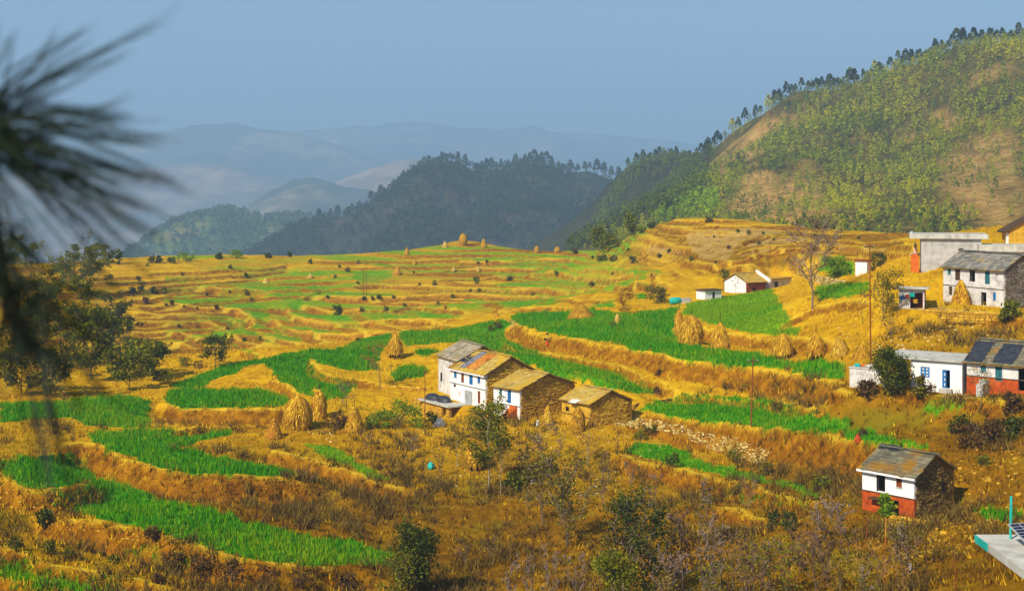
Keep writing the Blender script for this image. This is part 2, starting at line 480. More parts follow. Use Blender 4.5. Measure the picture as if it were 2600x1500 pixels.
# smaller contour terraces over the whole far slope and the knoll
_st = 1.25
_lv = (base(GX, GY) + (fbm(GX*0.02, GY*0.02, 3)-0.5)*2.0)/_st
_fr = _lv-np.floor(_lv)
_am = np.clip((GY-262)/25, 0, 1)*np.clip((fbm(GX*0.03+9, GY*0.03, 2)-0.28)*6, 0.25, 1)
_pf = np.where(_fr < 0.72, _fr*0.25, 0.18+(_fr-0.72)/0.28*0.82)
GZ = GZ + (_pf-_fr)*_st*_am*0.9
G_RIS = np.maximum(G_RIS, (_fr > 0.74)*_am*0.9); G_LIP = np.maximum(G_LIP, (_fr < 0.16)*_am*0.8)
GZ = GZ + (fbm(GX*0.9, GY*0.9, 3)-0.5)*0.28
GZ = GZ + G_RIS*(fbm(GX*2.1, GY*2.1, 2)-0.5)*np.where(GY > 255, 0.22, 0.5)
GZ = pads(GX, GY, GZ)

def ground_z(x, y):
    u = x/y
    j = np.clip((u-COLS[0])/(COLS[1]-COLS[0]), 0, len(COLS)-1.001); j0 = int(j); fj = j-j0
    i = int(np.clip(np.searchsorted(ROWS, y)-1, 0, len(ROWS)-2)); fi = min(max((y-ROWS[i])/(ROWS[i+1]-ROWS[i]), 0), 1)
    a = GZ[i, j0]*(1-fj)+GZ[i, j0+1]*fj; b = GZ[i+1, j0]*(1-fj)+GZ[i+1, j0+1]*fj
    return float(a*(1-fi)+b*fi)
def ground_z_np(x, y):
    u = x/y
    j = np.clip((u-COLS[0])/(COLS[1]-COLS[0]), 0, len(COLS)-1.001); j0 = j.astype(int); fj = j-j0
    i = np.clip(np.searchsorted(ROWS, y)-1, 0, len(ROWS)-2); fi = np.clip((y-ROWS[i])/(ROWS[i+1]-ROWS[i]), 0, 1)
    a = GZ[i, j0]*(1-fj)+GZ[i, j0+1]*fj; b = GZ[i+1, j0]*(1-fj)+GZ[i+1, j0+1]*fj
    return a*(1-fi)+b*fi
def hit(px, py, ymin=84):
    """the point of the land seen at a photo position"""
    u = (px-CX)/FPX
    j = min(max((u-COLS[0])/(COLS[1]-COLS[0]), 0), len(COLS)-1.001); j0 = int(j); fj = j-j0
    col = GZ[:, j0]*(1-fj)+GZ[:, j0+1]*fj
    g = col-(HZ-py)/FPX*ROWS
    ok = np.nonzero((g >= 0) & (ROWS >= ymin))[0]
    if len(ok):
        i = ok[0]
        if i > 0 and g[i] > g[i-1]:
            t = -g[i-1]/(g[i]-g[i-1]); y = ROWS[i-1]+min(max(t, 0), 1)*(ROWS[i]-ROWS[i-1])
        else: y = ROWS[i]
    else:
        sel = (ROWS >= ymin) & (ROWS < 540)
        i = np.nonzero(sel)[0][int(np.argmax(g[sel]))]; y = ROWS[i]
    return Vector((u*y, y, ground_z(u*y, y)))
def at_dist(px, Y):
    x = (px-CX)/FPX*Y
    return Vector((x, Y, ground_z(x, Y)))

FIELDS = [  # outline, tone (0 deep green, 1 yellow-green), plant height
 (cr('B',(1260,760),(1350,745),(1700,730),(1900,705),(2100,740))+cr('E',(0,612),(200,578),(440,540),(470,520),(440,600),(430,700),(430,800),(470,870),(560,905),(780,945),(1000,975),(1300,1000),(1500,1045),(1800,1070),(2090,1090),(2100,1215),(1900,1235),(1750,1200),(1500,1140),(1200,1110),(900,1090),(500,1035),(200,980),(0,950))+cr('B',(2200,1005),(1900,955),(1600,910),(1480,880),(1340,838),(1270,800)), 0.18, 0.55),
 (cr('E',(500,600),(560,500),(740,470),(900,435),(1100,408),(1380,370),(1430,450),(1490,560),(1560,660),(1620,740),(1650,800),(1450,815),(1000,765),(760,695),(640,640)), 0.8, 0.35),
 (cr('E',(1810,330),(2100,310),(2330,300),(2320,380),(2150,430),(1850,460),(1810,400)), 0.6, 0.35),
 (cr('B',(380,900),(700,880),(900,850),(1180,800),(1270,830),(1200,900),(1210,940))+cr('J',(800,150),(950,210),(1100,260),(1300,310),(1500,375),(1750,440),(1950,500),(2090,550),(2100,600),(1950,605),(1700,580),(1450,510),(1250,480),(1050,380),(850,290),(620,220),(500,160),(250,170),(0,190))+cr('D',(2430,240),(2120,260),(2080,200)), 0.2, 0.5),
 (cr('D',(2000,560),(2010,480),(2100,430),(2200,420),(2330,490),(2250,530),(2080,555)), 0.0, 0.55),
 (cr('D',(2200,320),(2280,300),(2400,295),(2370,335),(2250,345)), 0.1, 0.5),
 (cr('D',(100,610),(350,510),(560,430),(800,400),(950,380),(1050,340),(1250,300),(1500,295),(1650,260),(1800,200),(1990,170),(1990,220),(1900,330),(1870,480),(1700,480),(1560,460),(1420,420),(1300,365),(1300,420),(1360,490),(1480,560),(1700,600),(1560,700),(1450,740),(1400,640),(1350,620),(1320,700),(1200,660),(1180,600),(1050,560),(980,480),(900,420),(800,430),(660,500),(530,530),(440,590),(300,640)), 0.2, 0.45),
 (cr('D',(60,740),(110,640),(300,640),(640,640),(900,640),(1100,710),(1100,780),(600,798),(300,793),(150,788)), 0.05, 0.6),
 (cr('H',(0,80),(400,60),(900,10),(1100,60),(1100,240),(800,250),(650,230),(500,170),(0,210)), 0.15, 0.5),
 (cr('H',(700,270),(900,280),(1200,260),(1400,290),(1700,270),(1720,300),(1500,340),(1370,380),(1100,460),(950,460),(850,430),(780,370),(640,330)), 0.12, 0.55),
 (cr('H',(1000,470),(1250,420),(1380,400),(1550,450),(1850,520),(2100,550),(2210,610),(1900,603),(1450,588),(1150,543)), 0.05, 0.55),
 (cr('H',(0,500),(200,470),(450,450),(650,530),(690,610),(680,640),(450,680),(280,700),(170,670),(0,580)), 0.1, 0.5),
 (cr('H',(380,790),(420,720),(680,680),(780,630),(950,680),(1150,780),(1500,850),(1900,960),(2100,1010),(2330,1060))+cr('I',(300,1060),(600,1100),(880,1190),(920,1240),(700,1260),(500,1265),(300,1270),(0,1245))+cr('H',(2000,1235),(1800,1210),(1600,1160),(1400,1090),(1200,1040),(1000,980),(800,930),(600,880)), 0.2, 0.5),
 (cr('H',(950,1100),(1100,1110),(1250,1200),(1400,1270),(1390,1340),(1200,1280),(1000,1190),(850,1140)), 0.5, 0.35),
 (cr('H',(0,1170),(150,1220),(400,1320),(700,1350),(950,1400),(1050,1450),(1100,1480),(300,1480),(0,1330)), 0.2, 0.45),
 (cr('I',(200,370),(350,370),(500,430),(620,510),(780,590),(850,640),(750,620),(560,540),(400,470)), 0.75, 0.25),
 (cr('G',(620,120),(800,60),(950,15),(1150,15),(1400,25),(1600,50),(1800,110),(2000,170),(2184,230))+cr('L',(400,120),(700,200),(1000,275),(900,285),(700,265),(550,240),(400,200),(150,150))+cr('G',(2000,300),(1700,270),(1450,235),(1200,205),(950,170),(700,130)), 0.25, 0.4),
 (cr('G',(540,420),(620,360),(800,370),(1000,410),(1050,470),(1200,530),(1400,560),(1600,620),(1850,680),(2000,760),(1950,770),(1750,700),(1500,640),(1200,585),(1000,535),(700,480)), 0.35, 0.3),
 (cr('G',(1240,730),(1400,740),(1650,780),(1900,820),(1930,870),(1700,830),(1450,795),(1250,770)), 0.3, 0.3),
 (cr('K',(720,1390),(760,1365),(1000,1380),(1060,1420),(1000,1456),(760,1430)), 0.35, 0.3),
 (cr('L',(1370,800),(1600,790),(1780,820),(1780,890),(1500,880)), 0.0, 0.4),
 # far fields
 (cr('A',(400,640),(550,630),(900,650),(1300,680),(1390,760),(1350,850),(1250,960),(1230,900),(1260,850),(1200,780),(1100,730),(900,712),(600,687),(420,670)), 0.6, 0),
 (cr('A',(480,790),(800,795),(1000,800),(1180,870),(1170,900),(1110,970),(1030,920),(950,850),(700,815)), 0.6, 0),
 (cr('A',(860,960),(900,915),(960,930),(990,1000),(900,1020)), 0.6, 0),
 (cr('A',(1000,515),(1250,485),(1690,540),(1680,610),(1600,600),(1350,560)), 0.65, 0),
 (cr('A',(1350,590),(1500,595),(1600,640),(1550,660)), 0.6, 0),
 (cr('A',(1560,690),(1690,600),(1690,720),(1800,790),(2520,775),(2520,815),(2000,840),(1700,810),(1600,770)), 0.5, 0),
 (cr('A',(1730,520),(1850,530),(2100,590),(2520,598),(2500,615),(2000,605),(1750,585)), 0.55, 0),
 (cr('A',(1250,405),(1500,393),(1730,398),(1900,410),(1950,435),(1700,418)), 0.7, 0),
 (cr('A',(2130,460),(2200,385),(2400,395),(2520,420),(2400,492),(2250,492)), 0.6, 0),
 (cr('A',(1390,915),(1550,955),(1700,1022),(1560,1010),(1420,955)), 0.5, 0),
 (cr('A',(1040,1035),(1120,1055),(1200,1115),(1320,1180),(1200,1155),(1080,1085)), 0.5, 0),
 (cr('A',(1480,800),(1580,862),(1750,918),(2000,940),(2400,915),(2000,950),(1800,935),(1600,890)), 0.5, 0),
 (cr('A',(2100,300),(2300,300),(2520,340),(2520,355),(2250,320)), 0.65, 0),
 (cr('B',(940,310),(1200,288),(1500,276),(1750,278),(1750,295),(1400,300),(1200,310),(950,325)), 0.7, 0),
 (cr('B',(1080,378),(1300,332),(1600,328),(1850,352),(1800,370),(1500,368),(1300,376)), 0.65, 0),
 (cr('B',(1560,405),(1700,378),(2000,378),(2400,398),(2520,420),(2200,418),(1900,405)), 0.6, 0),
 (cr('B',(1010,522),(1300,490),(1500,478),(1800,478),(2100,488),(2500,508),(2520,524),(2000,517),(1500,532),(1200,536)), 0.55, 0),
 (cr('B',(860,625),(950,608),(1050,640),(900,652)), 0.6, 0),
 (cr('B',(1090,672),(1300,618),(1500,618),(1700,640),(1600,672),(1350,688),(1150,692)), 0.6, 0),
 (cr('B',(1930,640),(2080,638),(2090,690),(1950,692)), 0.5, 0),
 (cr('B',(0,772),(300,738),(800,738),(850,778),(400,782),(0,797)), 0.55, 0),
 (cr('B',(2240,590),(2320,580),(2330,620),(2260,625)), 0.1, 0),
 (cr('C',(1740,330),(1900,320),(2000,380),(1980,470),(1850,480),(1720,420)), 0.7, 0),
]
SAND = [cr('C',(720,150),(900,130),(1200,112),(1500,145),(1320,168),(1150,205),(1080,260),(1050,360),(820,345),(740,250)),
        cr('C',(420,265),(560,268),(720,290),(560,312),(440,302)), cr('C',(1150,260),(1300,200),(1600,180),(1600,215),(1250,250)),
        cr('C',(1060,350),(1300,270),(1900,225),(1900,242),(1550,245),(1300,288)), cr('C',(1500,310),(2000,262),(2400,280),(2000,282),(1600,320)),
        cr('K',(560,690),(800,700),(1290,735),(1290,758),(850,728)), cr('K',(840,1330),(1000,1330),(1060,1390),(900,1400)),
        cr('B',(1060,195),(1400,215),(1900,220),(1900,240),(1400,236)), cr('B',(1240,790),(1310,835),(1210,900),(1200,920),(1270,850),(1200,800))]
def inpoly(poly, x, y):
    c = np.zeros(x.shape, bool); n = len(poly)
    for i in range(n):
        x1, y1 = poly[i]; x2, y2 = poly[i-1]
        c ^= ((y1 > y) != (y2 > y)) & (x < (x2-x1)*(y-y1)/(y2-y1+1e-12)+x1)
    return c
def world_poly(pts):
    # resample the outline so that it follows the land, then drop it on the ground
    out = []
    n = len(pts)
    for i in range(n):
        a, b = pts[i], pts[(i+1) % n]
        k = max(1, int(math.hypot(b[0]-a[0], b[1]-a[1])/14))
        for q in range(k):
            t = q/k; p = hit(a[0]+(b[0]-a[0])*t, a[1]+(b[1]-a[1])*t)
            out.append((p.x, p.y))
    return out
G_GREEN = np.zeros_like(GZ); G_HUE = np.zeros_like(GZ); G_SAND = np.zeros_like(GZ)
_jx = GX + (fbm(GX*0.6, GY*0.6, 3)-0.5)*1.6; _jy = GY + (fbm(GX*0.6+31, GY*0.6+7, 3)-0.5)*2.2
WPOLY = []
for pts, hue, hgt in FIELDS:
    wpy = world_poly(pts); a = np.array(wpy)
    WPOLY.append((wpy, hue, hgt))
    m = (GX > a[:, 0].min()-2) & (GX < a[:, 0].max()+2) & (GY > a[:, 1].min()-2) & (GY < a[:, 1].max()+2)
    idx = np.nonzero(m)
    ins = inpoly(wpy, _jx[idx], _jy[idx])
    G_GREEN[idx[0][ins], idx[1][ins]] = 1; G_HUE[idx[0][ins], idx[1][ins]] = hue
for pts in SAND:
    wpy = world_poly(pts); a = np.array(wpy)
    m = (GX > a[:, 0].min()-2) & (GX < a[:, 0].max()+2) & (GY > a[:, 1].min()-2) & (GY < a[:, 1].max()+2)
    idx = np.nonzero(m); ins = inpoly(wpy, _jx[idx], _jy[idx])
    G_SAND[idx[0][ins], idx[1][ins]] = 1
# thin self-sown strips on the far treads
_gs = np.clip((fbm(GX*0.022+40, GY*0.03+3, 3)-0.465)*9, 0, 1)*(_fr < 0.7)*np.clip((GY-268)/20, 0, 1)*(GU*FPX+1300 > 420)*(1-G_SAND)*(GU*FPX+1300 < 1640)
_new = (_gs > 0.5) & (G_GREEN < 0.5)
G_HUE[_new] = 0.75; G_GREEN = np.maximum(G_GREEN, _gs*0.85)
G_GREEN = G_GREEN*(1-0.75*G_RIS)
# browner, scrubbier growth low in the valley and on the right-hand slope
G_BROWN = np.clip((176-GY)/40, 0, 1)*np.clip((GU*FPX+1300-100)/500, 0.5, 1)

_wk = world_poly(cr('C',(150,290),(330,170),(500,85),(700,65),(1000,115),(1700,160),(2300,190),(2450,300),(1400,420),(1000,395),(300,345)))
G_BROWN = np.maximum(G_BROWN, 0.85*inpoly(_wk, _jx, _jy)*(GY > 200))

def terrain_mat():
    m, nt, bs = newmat('terrace_soil_and_grass')
    def attr(n):
        a = nd(nt, 'ShaderNodeAttribute'); a.attribute_name = n; return a.outputs['Fac']
    n1 = tex_noise(nt, 0.09, 4); n2 = tex_noise(nt, 0.8, 5, rough=0.7); n3 = tex_noise(nt, 5.0, 3)
    f = mth(nt, 'ADD', mth(nt, 'MULTIPLY', n1, 0.35), mth(nt, 'ADD', mth(nt, 'MULTIPLY', n2, 0.45), mth(nt, 'MULTIPLY', n3, 0.2)))
    dry = ramp(nt, f, [(0.30, (0.22, 0.095, 0.003)), (0.42, (0.44, 0.225, 0.003)), (0.53, (0.62, 0.36, 0.005)), (0.68, (0.74, 0.48, 0.012))])
    brn = ramp(nt, f, [(0.32, (0.06, 0.026, 0.002)), (0.46, (0.165, 0.073, 0.002)), (0.56, (0.27, 0.125, 0.003)), (0.68, (0.38, 0.19, 0.005))])
    c = mixc(nt, mth(nt, 'MULTIPLY', attr('brown'), 0.95), dry, brn)
    ol = mth(nt, 'MULTIPLY', ramp(nt, tex_noise(nt, 0.16, 4, rough=0.6), [(0.50, (0, 0, 0)), (0.66, (1, 1, 1))]), mth(nt, 'ADD', 0.18, mth(nt, 'MULTIPLY', attr('brown'), 0.42)))
    c = mixc(nt, ol, c, (0.17, 0.17, 0.006))
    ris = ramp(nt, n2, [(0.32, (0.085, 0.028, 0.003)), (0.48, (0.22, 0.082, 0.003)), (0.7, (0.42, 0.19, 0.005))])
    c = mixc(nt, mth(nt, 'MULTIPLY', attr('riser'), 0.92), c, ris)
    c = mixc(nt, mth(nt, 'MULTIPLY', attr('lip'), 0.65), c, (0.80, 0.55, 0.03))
    c = mixc(nt, mth(nt, 'MULTIPLY', attr('sand'), ramp(nt, tex_noise(nt, 0.3, 4, rough=0.65), [(0.38, (0.15, 0.15, 0.15)), (0.52, (1, 1, 1))])), c, ramp(nt, n2, [(0.3, (0.33, 0.20, 0.04)), (0.7, (0.50, 0.33, 0.09))]))
    gd = ramp(nt, n2, [(0.3, (0.012, 0.12, 0.002)), (0.5, (0.030, 0.22, 0.003)), (0.7, (0.09, 0.30, 0.004))])
    gy = ramp(nt, n2, [(0.3, (0.10, 0.24, 0.003)), (0.5, (0.18, 0.35, 0.004)), (0.7, (0.32, 0.40, 0.006))])
    g = mixc(nt, attr('ghue'), gd, gy)
    gm = mth(nt, 'MULTIPLY', attr('green'), ramp(nt, n1, [(0.28, (0.6, 0.6, 0.6)), (0.42, (1, 1, 1))]))
    c = mixc(nt, gm, c, g)
    nt.links.new(c, bs.inputs['Base Color'])
    bs.inputs['Roughness'].default_value = 0.95
    bs.inputs['Specular IOR Level'].default_value = 0.0
    bump(nt, bs, mth(nt, 'ADD', n2, mth(nt, 'MULTIPLY', n3, 0.5)), 0.9, 0.35)
    return m
nr, nc = GZ.shape
_i = (np.arange(nr-1)[:, None]*nc + np.arange(nc-1)[None, :]).ravel()
_q = np.stack([_i, _i+1, _i+nc+1, _i+nc], 1)
tme = mesh_np('hillside_terrain', np.stack([GX.ravel(), GY.ravel(), GZ.ravel()], 1), quads=_q, mat=terrain_mat(), smooth=True)
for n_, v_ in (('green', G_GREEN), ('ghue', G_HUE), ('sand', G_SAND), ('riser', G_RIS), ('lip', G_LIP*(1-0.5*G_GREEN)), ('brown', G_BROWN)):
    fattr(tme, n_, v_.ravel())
terrain = link(bpy.data.objects.new('terraced_hillside', tme))
tag(terrain, 'golden terraced hillside with green wheat fields and dry grass banks', kind='structure')
# ------------------------------------------------------------------ hills, mountains, haze
def ridge_hill(name, sil, Y0, front, back, foot, amp, scale, mat, label, nx=220, ny=90, ext=300, spur=0.0, pw=1.2):
    """a hill whose crest follows a traced skyline at its own distance"""
    pts = sorted(sil)
    px = np.linspace(pts[0][0], pts[-1][0], nx)
    py = np.interp(px, [p[0] for p in pts], [p[1] for p in pts])
    py = py + (fbm(px*0.035+pts[0][0], px*0+Y0*0.001, 4)-0.5)*(9 if Y0 > 1500 else 0)
    Yc = np.interp(px, [p[0] for p in pts], [p[2] if len(p) > 2 else Y0 for p in pts])
    X = (px-CX)/FPX*Yc; Zr = (HZ-py)/FPX*Yc
    t = np.concatenate([np.linspace(-1, 0, ny), np.linspace(0, 1, ny//3+1)[1:]])
    TT, XX = np.meshgrid(t, X, indexing='ij')
    YC = np.broadcast_to(Yc, TT.shape); ZC = np.broadcast_to(Zr, TT.shape)
    off = np.where(TT < 0, TT*front, TT*back)
    if spur: off = off*(1 + spur*(fbm(XX*scale*2.2, XX*0+3.3, 2)-0.5)*(TT < 0))
    YY = YC + off
    prof = np.abs(TT)**pw
    n = (fbm(XX*scale, YY*scale, 5)-0.5)*amp*np.clip(np.abs(TT)*6, 0, 1)
    ZZ = ZC*(1-prof) + foot*prof + n
    nr_, nc_ = TT.shape
    i = (np.arange(nr_-1)[:, None]*nc_ + np.arange(nc_-1)[None, :]).ravel()
    q = np.stack([i, i+1, i+nc_+1, i+nc_], 1)
    me = mesh_np(name, np.stack([XX.ravel(), YY.ravel(), ZZ.ravel()], 1), quads=q, mat=mat, smooth=True)
    o = link(bpy.data.objects.new(name, me))
    tag(o, label, kind='structure')
    return o, XX, YY, ZZ

def hill_mat(name, a, b, c, s1, s2, p=(0.36, 0.5, 0.64)):
    m, nt, bs = newmat(name)
    n1 = tex_noise(nt, s1, 6, rough=0.62); n2 = tex_noise(nt, s2, 4)
    f = mth(nt, 'ADD', mth(nt, 'MULTIPLY', n1, 0.65), mth(nt, 'MULTIPLY', n2, 0.35))
    nt.links.new(ramp(nt, f, [(p[0], a), (p[1], b), (p[2], c)]), bs.inputs['Base Color'])
    bs.inputs['Roughness'].default_value = 1.0; bs.inputs['Specular IOR Level'].default_value = 0.0
    return m
FOOT = -320.0
m_valley = hill_mat('valley_floor', (0.05,0.08,0.03), (0.16,0.14,0.07), (0.25,0.2,0.1), 0.0012, 0.01)
vme = MB().add([(-17000,450,FOOT-30),(17000,450,FOOT-30),(17000,17000,FOOT-30),(-17000,17000,FOOT-30)], [(0,1,2,3)]).build('valley_floor', m_valley)
tag(vme, 'hazy valley floor far below the terraces', kind='structure')

m_dark = hill_mat('dark_forest_floor', (0.018,0.026,0.016), (0.04,0.042,0.026), (0.085,0.06,0.035), 0.012, 0.06)
m_green = hill_mat('green_hill', (0.04,0.09,0.02), (0.09,0.15,0.025), (0.24,0.19,0.07), 0.01, 0.05)
m_far = hill_mat('far_mountain', (0.02,0.045,0.03), (0.09,0.09,0.05), (0.42,0.31,0.19), 0.0011, 0.006, (0.40,0.52,0.66))
m_bare = hill_mat('bare_far_slope', (0.05,0.07,0.04), (0.24,0.16,0.10), (0.46,0.32,0.20), 0.0016, 0.009)

MID = cr('T',(700,1010),(930,915),(1150,810),(1300,720),(1450,690),(1560,640),(1680,580))+cr('U',(0,420),(100,330),(200,240),(300,200),(380,160),(460,152),(560,190),(620,225),(750,235),(900,225),(1050,195),(1130,175),(1220,180),(1310,230),(1380,250),(1450,245),(1560,235),(1700,290),(1830,330),(2000,360),(2300,420))
midhill = ridge_hill('dark_forest_hill', [(x, y, 2100) for x, y in MID], 1400, 980, 800, -205, 70, 0.0072, m_dark, 'dark pine covered hill in the middle distance', nx=190, ny=80, spur=0.5, pw=1.05)
SML = cr('T',(100,900),(350,760),(500,690),(620,650),(710,632),(800,650),(850,678),(1000,690),(1200,690),(1500,720),(1800,800))
smlhill = ridge_hill('hazy_green_hill', [(x, y, 2900) for x, y in SML], 2900, 1150, 1000, -300, 76, 0.0048, m_green, 'low hazy green hill left of the dark hill', nx=160, ny=70, spur=0.5)
ridge_hill('blue_far_hill', [(x, y, 5000) for x, y in cr('T',(500,700),(780,640),(900,560),(1010,500),(1110,450),(1210,430),(1300,440),(1420,480),(1560,500),(1750,560),(2000,640))], 5000, 1500, 1500, FOOT, 160, 0.0022, m_far, 'blue hazy hill rising behind the green hill', nx=150, ny=60, spur=0.6)
ridge_hill('pale_far_hill', [(x, y, 6200) for x, y in cr('T',(1100,560),(1300,500),(1480,430),(1650,370),(1780,325),(1880,305),(1980,325),(2120,370),(2300,420),(2520,470))], 6200, 1700, 1500, FOOT, 180, 0.0018, m_bare, 'pale far hill left of the dark hill crest', nx=150, ny=60, spur=0.6)
ridge_hill('bare_left_slopes', [(x, y, 7400) for x, y in cr('T',(-760,470),(-400,420),(0,395),(300,360),(560,335),(760,345),(900,400),(1100,480),(1300,560))], 7400, 2400, 1500, FOOT, 260, 0.0014, m_bare, 'bare pinkish mountain slopes fading in haze on the left', nx=170, ny=70, spur=0.6)
ridge_hill('left_far_mountain', [(x, y, 9500) for x, y in cr('T',(-760,170),(-300,180),(0,170),(300,140),(450,100),(600,90),(750,82),(900,115),(1100,140),(1300,190),(1500,260),(1700,340),(1900,420))], 9500, 3000, 2200, FOOT, 420, 0.0009, m_far, 'high blue mountain fading into haze, left skyline', nx=170, ny=70, spur=0.6)
ridge_hill('right_far_mountain', [(x, y, 12500) for x, y in cr('T',(900,170),(1200,130),(1400,115),(1560,95),(1650,105),(1750,85),(1880,65),(2000,80),(2200,110),(2524,130))+[(1500,338),(1650,352),(1800,372),(2000,420),(2400,480)]], 12500, 3600, 2600, FOOT, 480, 0.0007, m_far, 'faintest blue mountain range on the far skyline', nx=180, ny=70, spur=0.6)

# ---- steep wooded hillside on the right
RH = [(1540,470,1250),(1583,468,1210),(1626,445,1190),(1674,428,1170),(1731,432,1150),(1761,410,1130),(1805,380,1110),(1870,325,1060),(1936,292,1030),(2010,248,1000),(2110,244,990),(2171,240,985),(2263,210,970),(2393,165,940),(2502,122,910),(2600,104,880),(2900,40,840),(3200,10,820),
      (1450,640,700),(1560,625,600),(1700,603,560),(1800,600,520),(2000,606,490),(2300,612,465),(2600,625,445),(2900,630,430),(3200,630,430),
      (1840,503,720),(1931,416,815),(2000,335,900),(1750,486,960),(1690,530,860),(1640,560,800),(1600,540,950),(2100,450,725),(2300,400,735),(2500,350,715),(2800,300,690),(2200,530,585),(2500,500,565),(2900,480,560)]
_rp = [tuple(wp(*p)) for p in RH] + [(60,1500,-60),(120,1450,-40),(180,1300,-10),(260,1180,20),(340,1100,50),(450,1050,60),(600,1000,60),(-20,1300,-90),(0,800,-85),(40,640,-62),(40,900,-88),(55,1050,-66),(62,1230,-45),(15,650,-75),(120,430,-32),(200,380,-24),(280,360,-20)]
_rxy = np.array([[p[0], p[1]] for p in _rp])/100; _rw = tps_fit(_rxy, np.array([p[2] for p in _rp]), 0.002)
def rhill_z(x, y):
    z = tps_eval(_rxy, _rw, x, y)
    r = fbm(x*0.013+y*0.004, y*0.006, 4)-0.5
    return z + r*22*np.clip((np.asarray(y)-470)/150, 0, 1) + (fbm(x*0.05, y*0.05, 3)-0.5)*6
ru, ry = np.meshgrid(np.linspace(-0.03, 0.56, 210), np.concatenate([np.linspace(390, 1000, 170), np.linspace(1004, 1500, 50)]))
rx = ru*ry; rzz = rhill_z(rx, ry)
# bare rock and tan grass patches, traced
ROCK = [(cr('S',(780,930),(850,850),(980,720),(1000,760),(1080,800),(1060,860),(1220,830),(1320,880),(1330,1000),(1420,960),(1440,1010),(1180,1120),(960,1090),(860,1090),(790,1000)), 1.0),
        (cr('S',(920,600),(940,540),(1010,460),(1130,460),(1240,490),(1240,520),(1100,530),(1000,600),(960,680),(900,680)), 1.0),
        (cr('S',(700,620),(760,580),(830,570),(800,640),(720,690)), 0.9), (cr('S',(1460,1050),(1530,1040),(1560,1140),(1490,1140)), 1.0),
        (cr('S',(2060,700),(2180,640),(2280,680),(2250,800),(2400,960),(2524,1050),(2400,1080),(2200,960),(2100,900)), 0.8),
        (cr('S',(1990,500),(2080,430),(2140,470),(2060,540)), 0.8), (cr('S',(1800,560),(1890,530),(1890,580),(1820,600)), 0.8), (cr('S',(2240,600),(2400,560),(2524,620),(2524,900),(2420,800),(2330,720)), 0.7),
        (cr('S',(2050,680),(2200,600),(2400,520),(2524,560),(2560,1090),(2330,1110),(2080,1000),(2020,850)), 0.5), (cr('S',(700,650),(760,580),(900,490),(1010,430),(1000,600),(900,700),(800,800),(660,850)), 0.5), (cr('S',(1180,700),(1330,740),(1420,900),(1300,1000),(1150,830)), 0.4), (cr('S',(1650,780),(1710,720),(1720,760),(1680,810)), 0.7), (cr('S',(2200,200),(2420,130),(2500,170),(2320,260),(2240,300)), 0.6)]
_ppx = rx/ry*FPX+CX; _ppy = HZ-rzz/ry*FPX
rk = np.zeros_like(rzz)
_jn = (fbm(rx*0.045, ry*0.045, 4)-0.5)*70
for pl, v in ROCK:
    rk = np.maximum(rk, v*inpoly(pl, _ppx+_jn, _ppy+_jn*0.7))
for _ in range(4):                       # soften the borders of the bare ground
    rk[1:-1, 1:-1] = (rk[1:-1, 1:-1]*2 + rk[:-2, 1:-1]+rk[2:, 1:-1]+rk[1:-1, :-2]+rk[1:-1, 2:])/6
rk = rk*(ry < 1000)
def rh_mat():
    m, nt, bs = newmat('right_hillside_ground')
    a = nd(nt, 'ShaderNodeAttribute'); a.attribute_name = 'rock'
    n1 = tex_noise(nt, 0.05, 6, rough=0.7); n2 = tex_noise(nt, 0.25, 4)
    soil = ramp(nt, n1, [(0.30, (0.06,0.055,0.022)), (0.48, (0.13,0.11,0.022)), (0.60, (0.23,0.17,0.03)), (0.72, (0.36,0.22,0.06))])
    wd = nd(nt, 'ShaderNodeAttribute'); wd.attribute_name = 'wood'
    soil = mixc(nt, mth(nt, 'MULTIPLY', wd.outputs['Fac'], 0.85), soil, (0.045, 0.05, 0.028))  # shade of the back slope painted in as darker soil
    n3 = tex_noise(nt, 0.9, 4, rough=0.7)
    rock = ramp(nt, mth(nt, 'ADD', mth(nt, 'MULTIPLY', n1, .35), mth(nt, 'ADD', mth(nt, 'MULTIPLY', n2, .35), mth(nt, 'MULTIPLY', n3, .3))), [(0.36, (0.16,0.12,0.04)), (0.44, (0.46,0.25,0.06)), (0.52, (0.68,0.40,0.10)), (0.64, (0.80,0.58,0.26))])
    nt.links.new(mixc(nt, a.outputs['Fac'], soil, rock), bs.inputs['Base Color'])
    bs.inputs['Roughness'].default_value = 1.0; bs.inputs['Specular IOR Level'].default_value = 0.0
    bump(nt, bs, mth(nt, 'ADD', n2, mth(nt, 'MULTIPLY', n3, 0.4)), 1.0, 5.0)
    return m
_n0, _n1 = rzz.shape
_i = (np.arange(_n0-1)[:, None]*_n1 + np.arange(_n1-1)[None, :]).ravel()
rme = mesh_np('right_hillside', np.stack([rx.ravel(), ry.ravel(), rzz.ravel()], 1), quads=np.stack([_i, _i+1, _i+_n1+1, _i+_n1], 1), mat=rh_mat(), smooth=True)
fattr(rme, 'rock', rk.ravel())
fattr(rme, 'wood', ((_ppx < 1800) & (_ppy < 640-(_ppx-1440)*0.40)).astype(np.float32).ravel())  # mask of the back slope where shade is painted into the ground
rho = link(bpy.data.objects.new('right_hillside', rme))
tag(rho, 'steep hillside with pines and bare orange rock on the right', kind='structure')

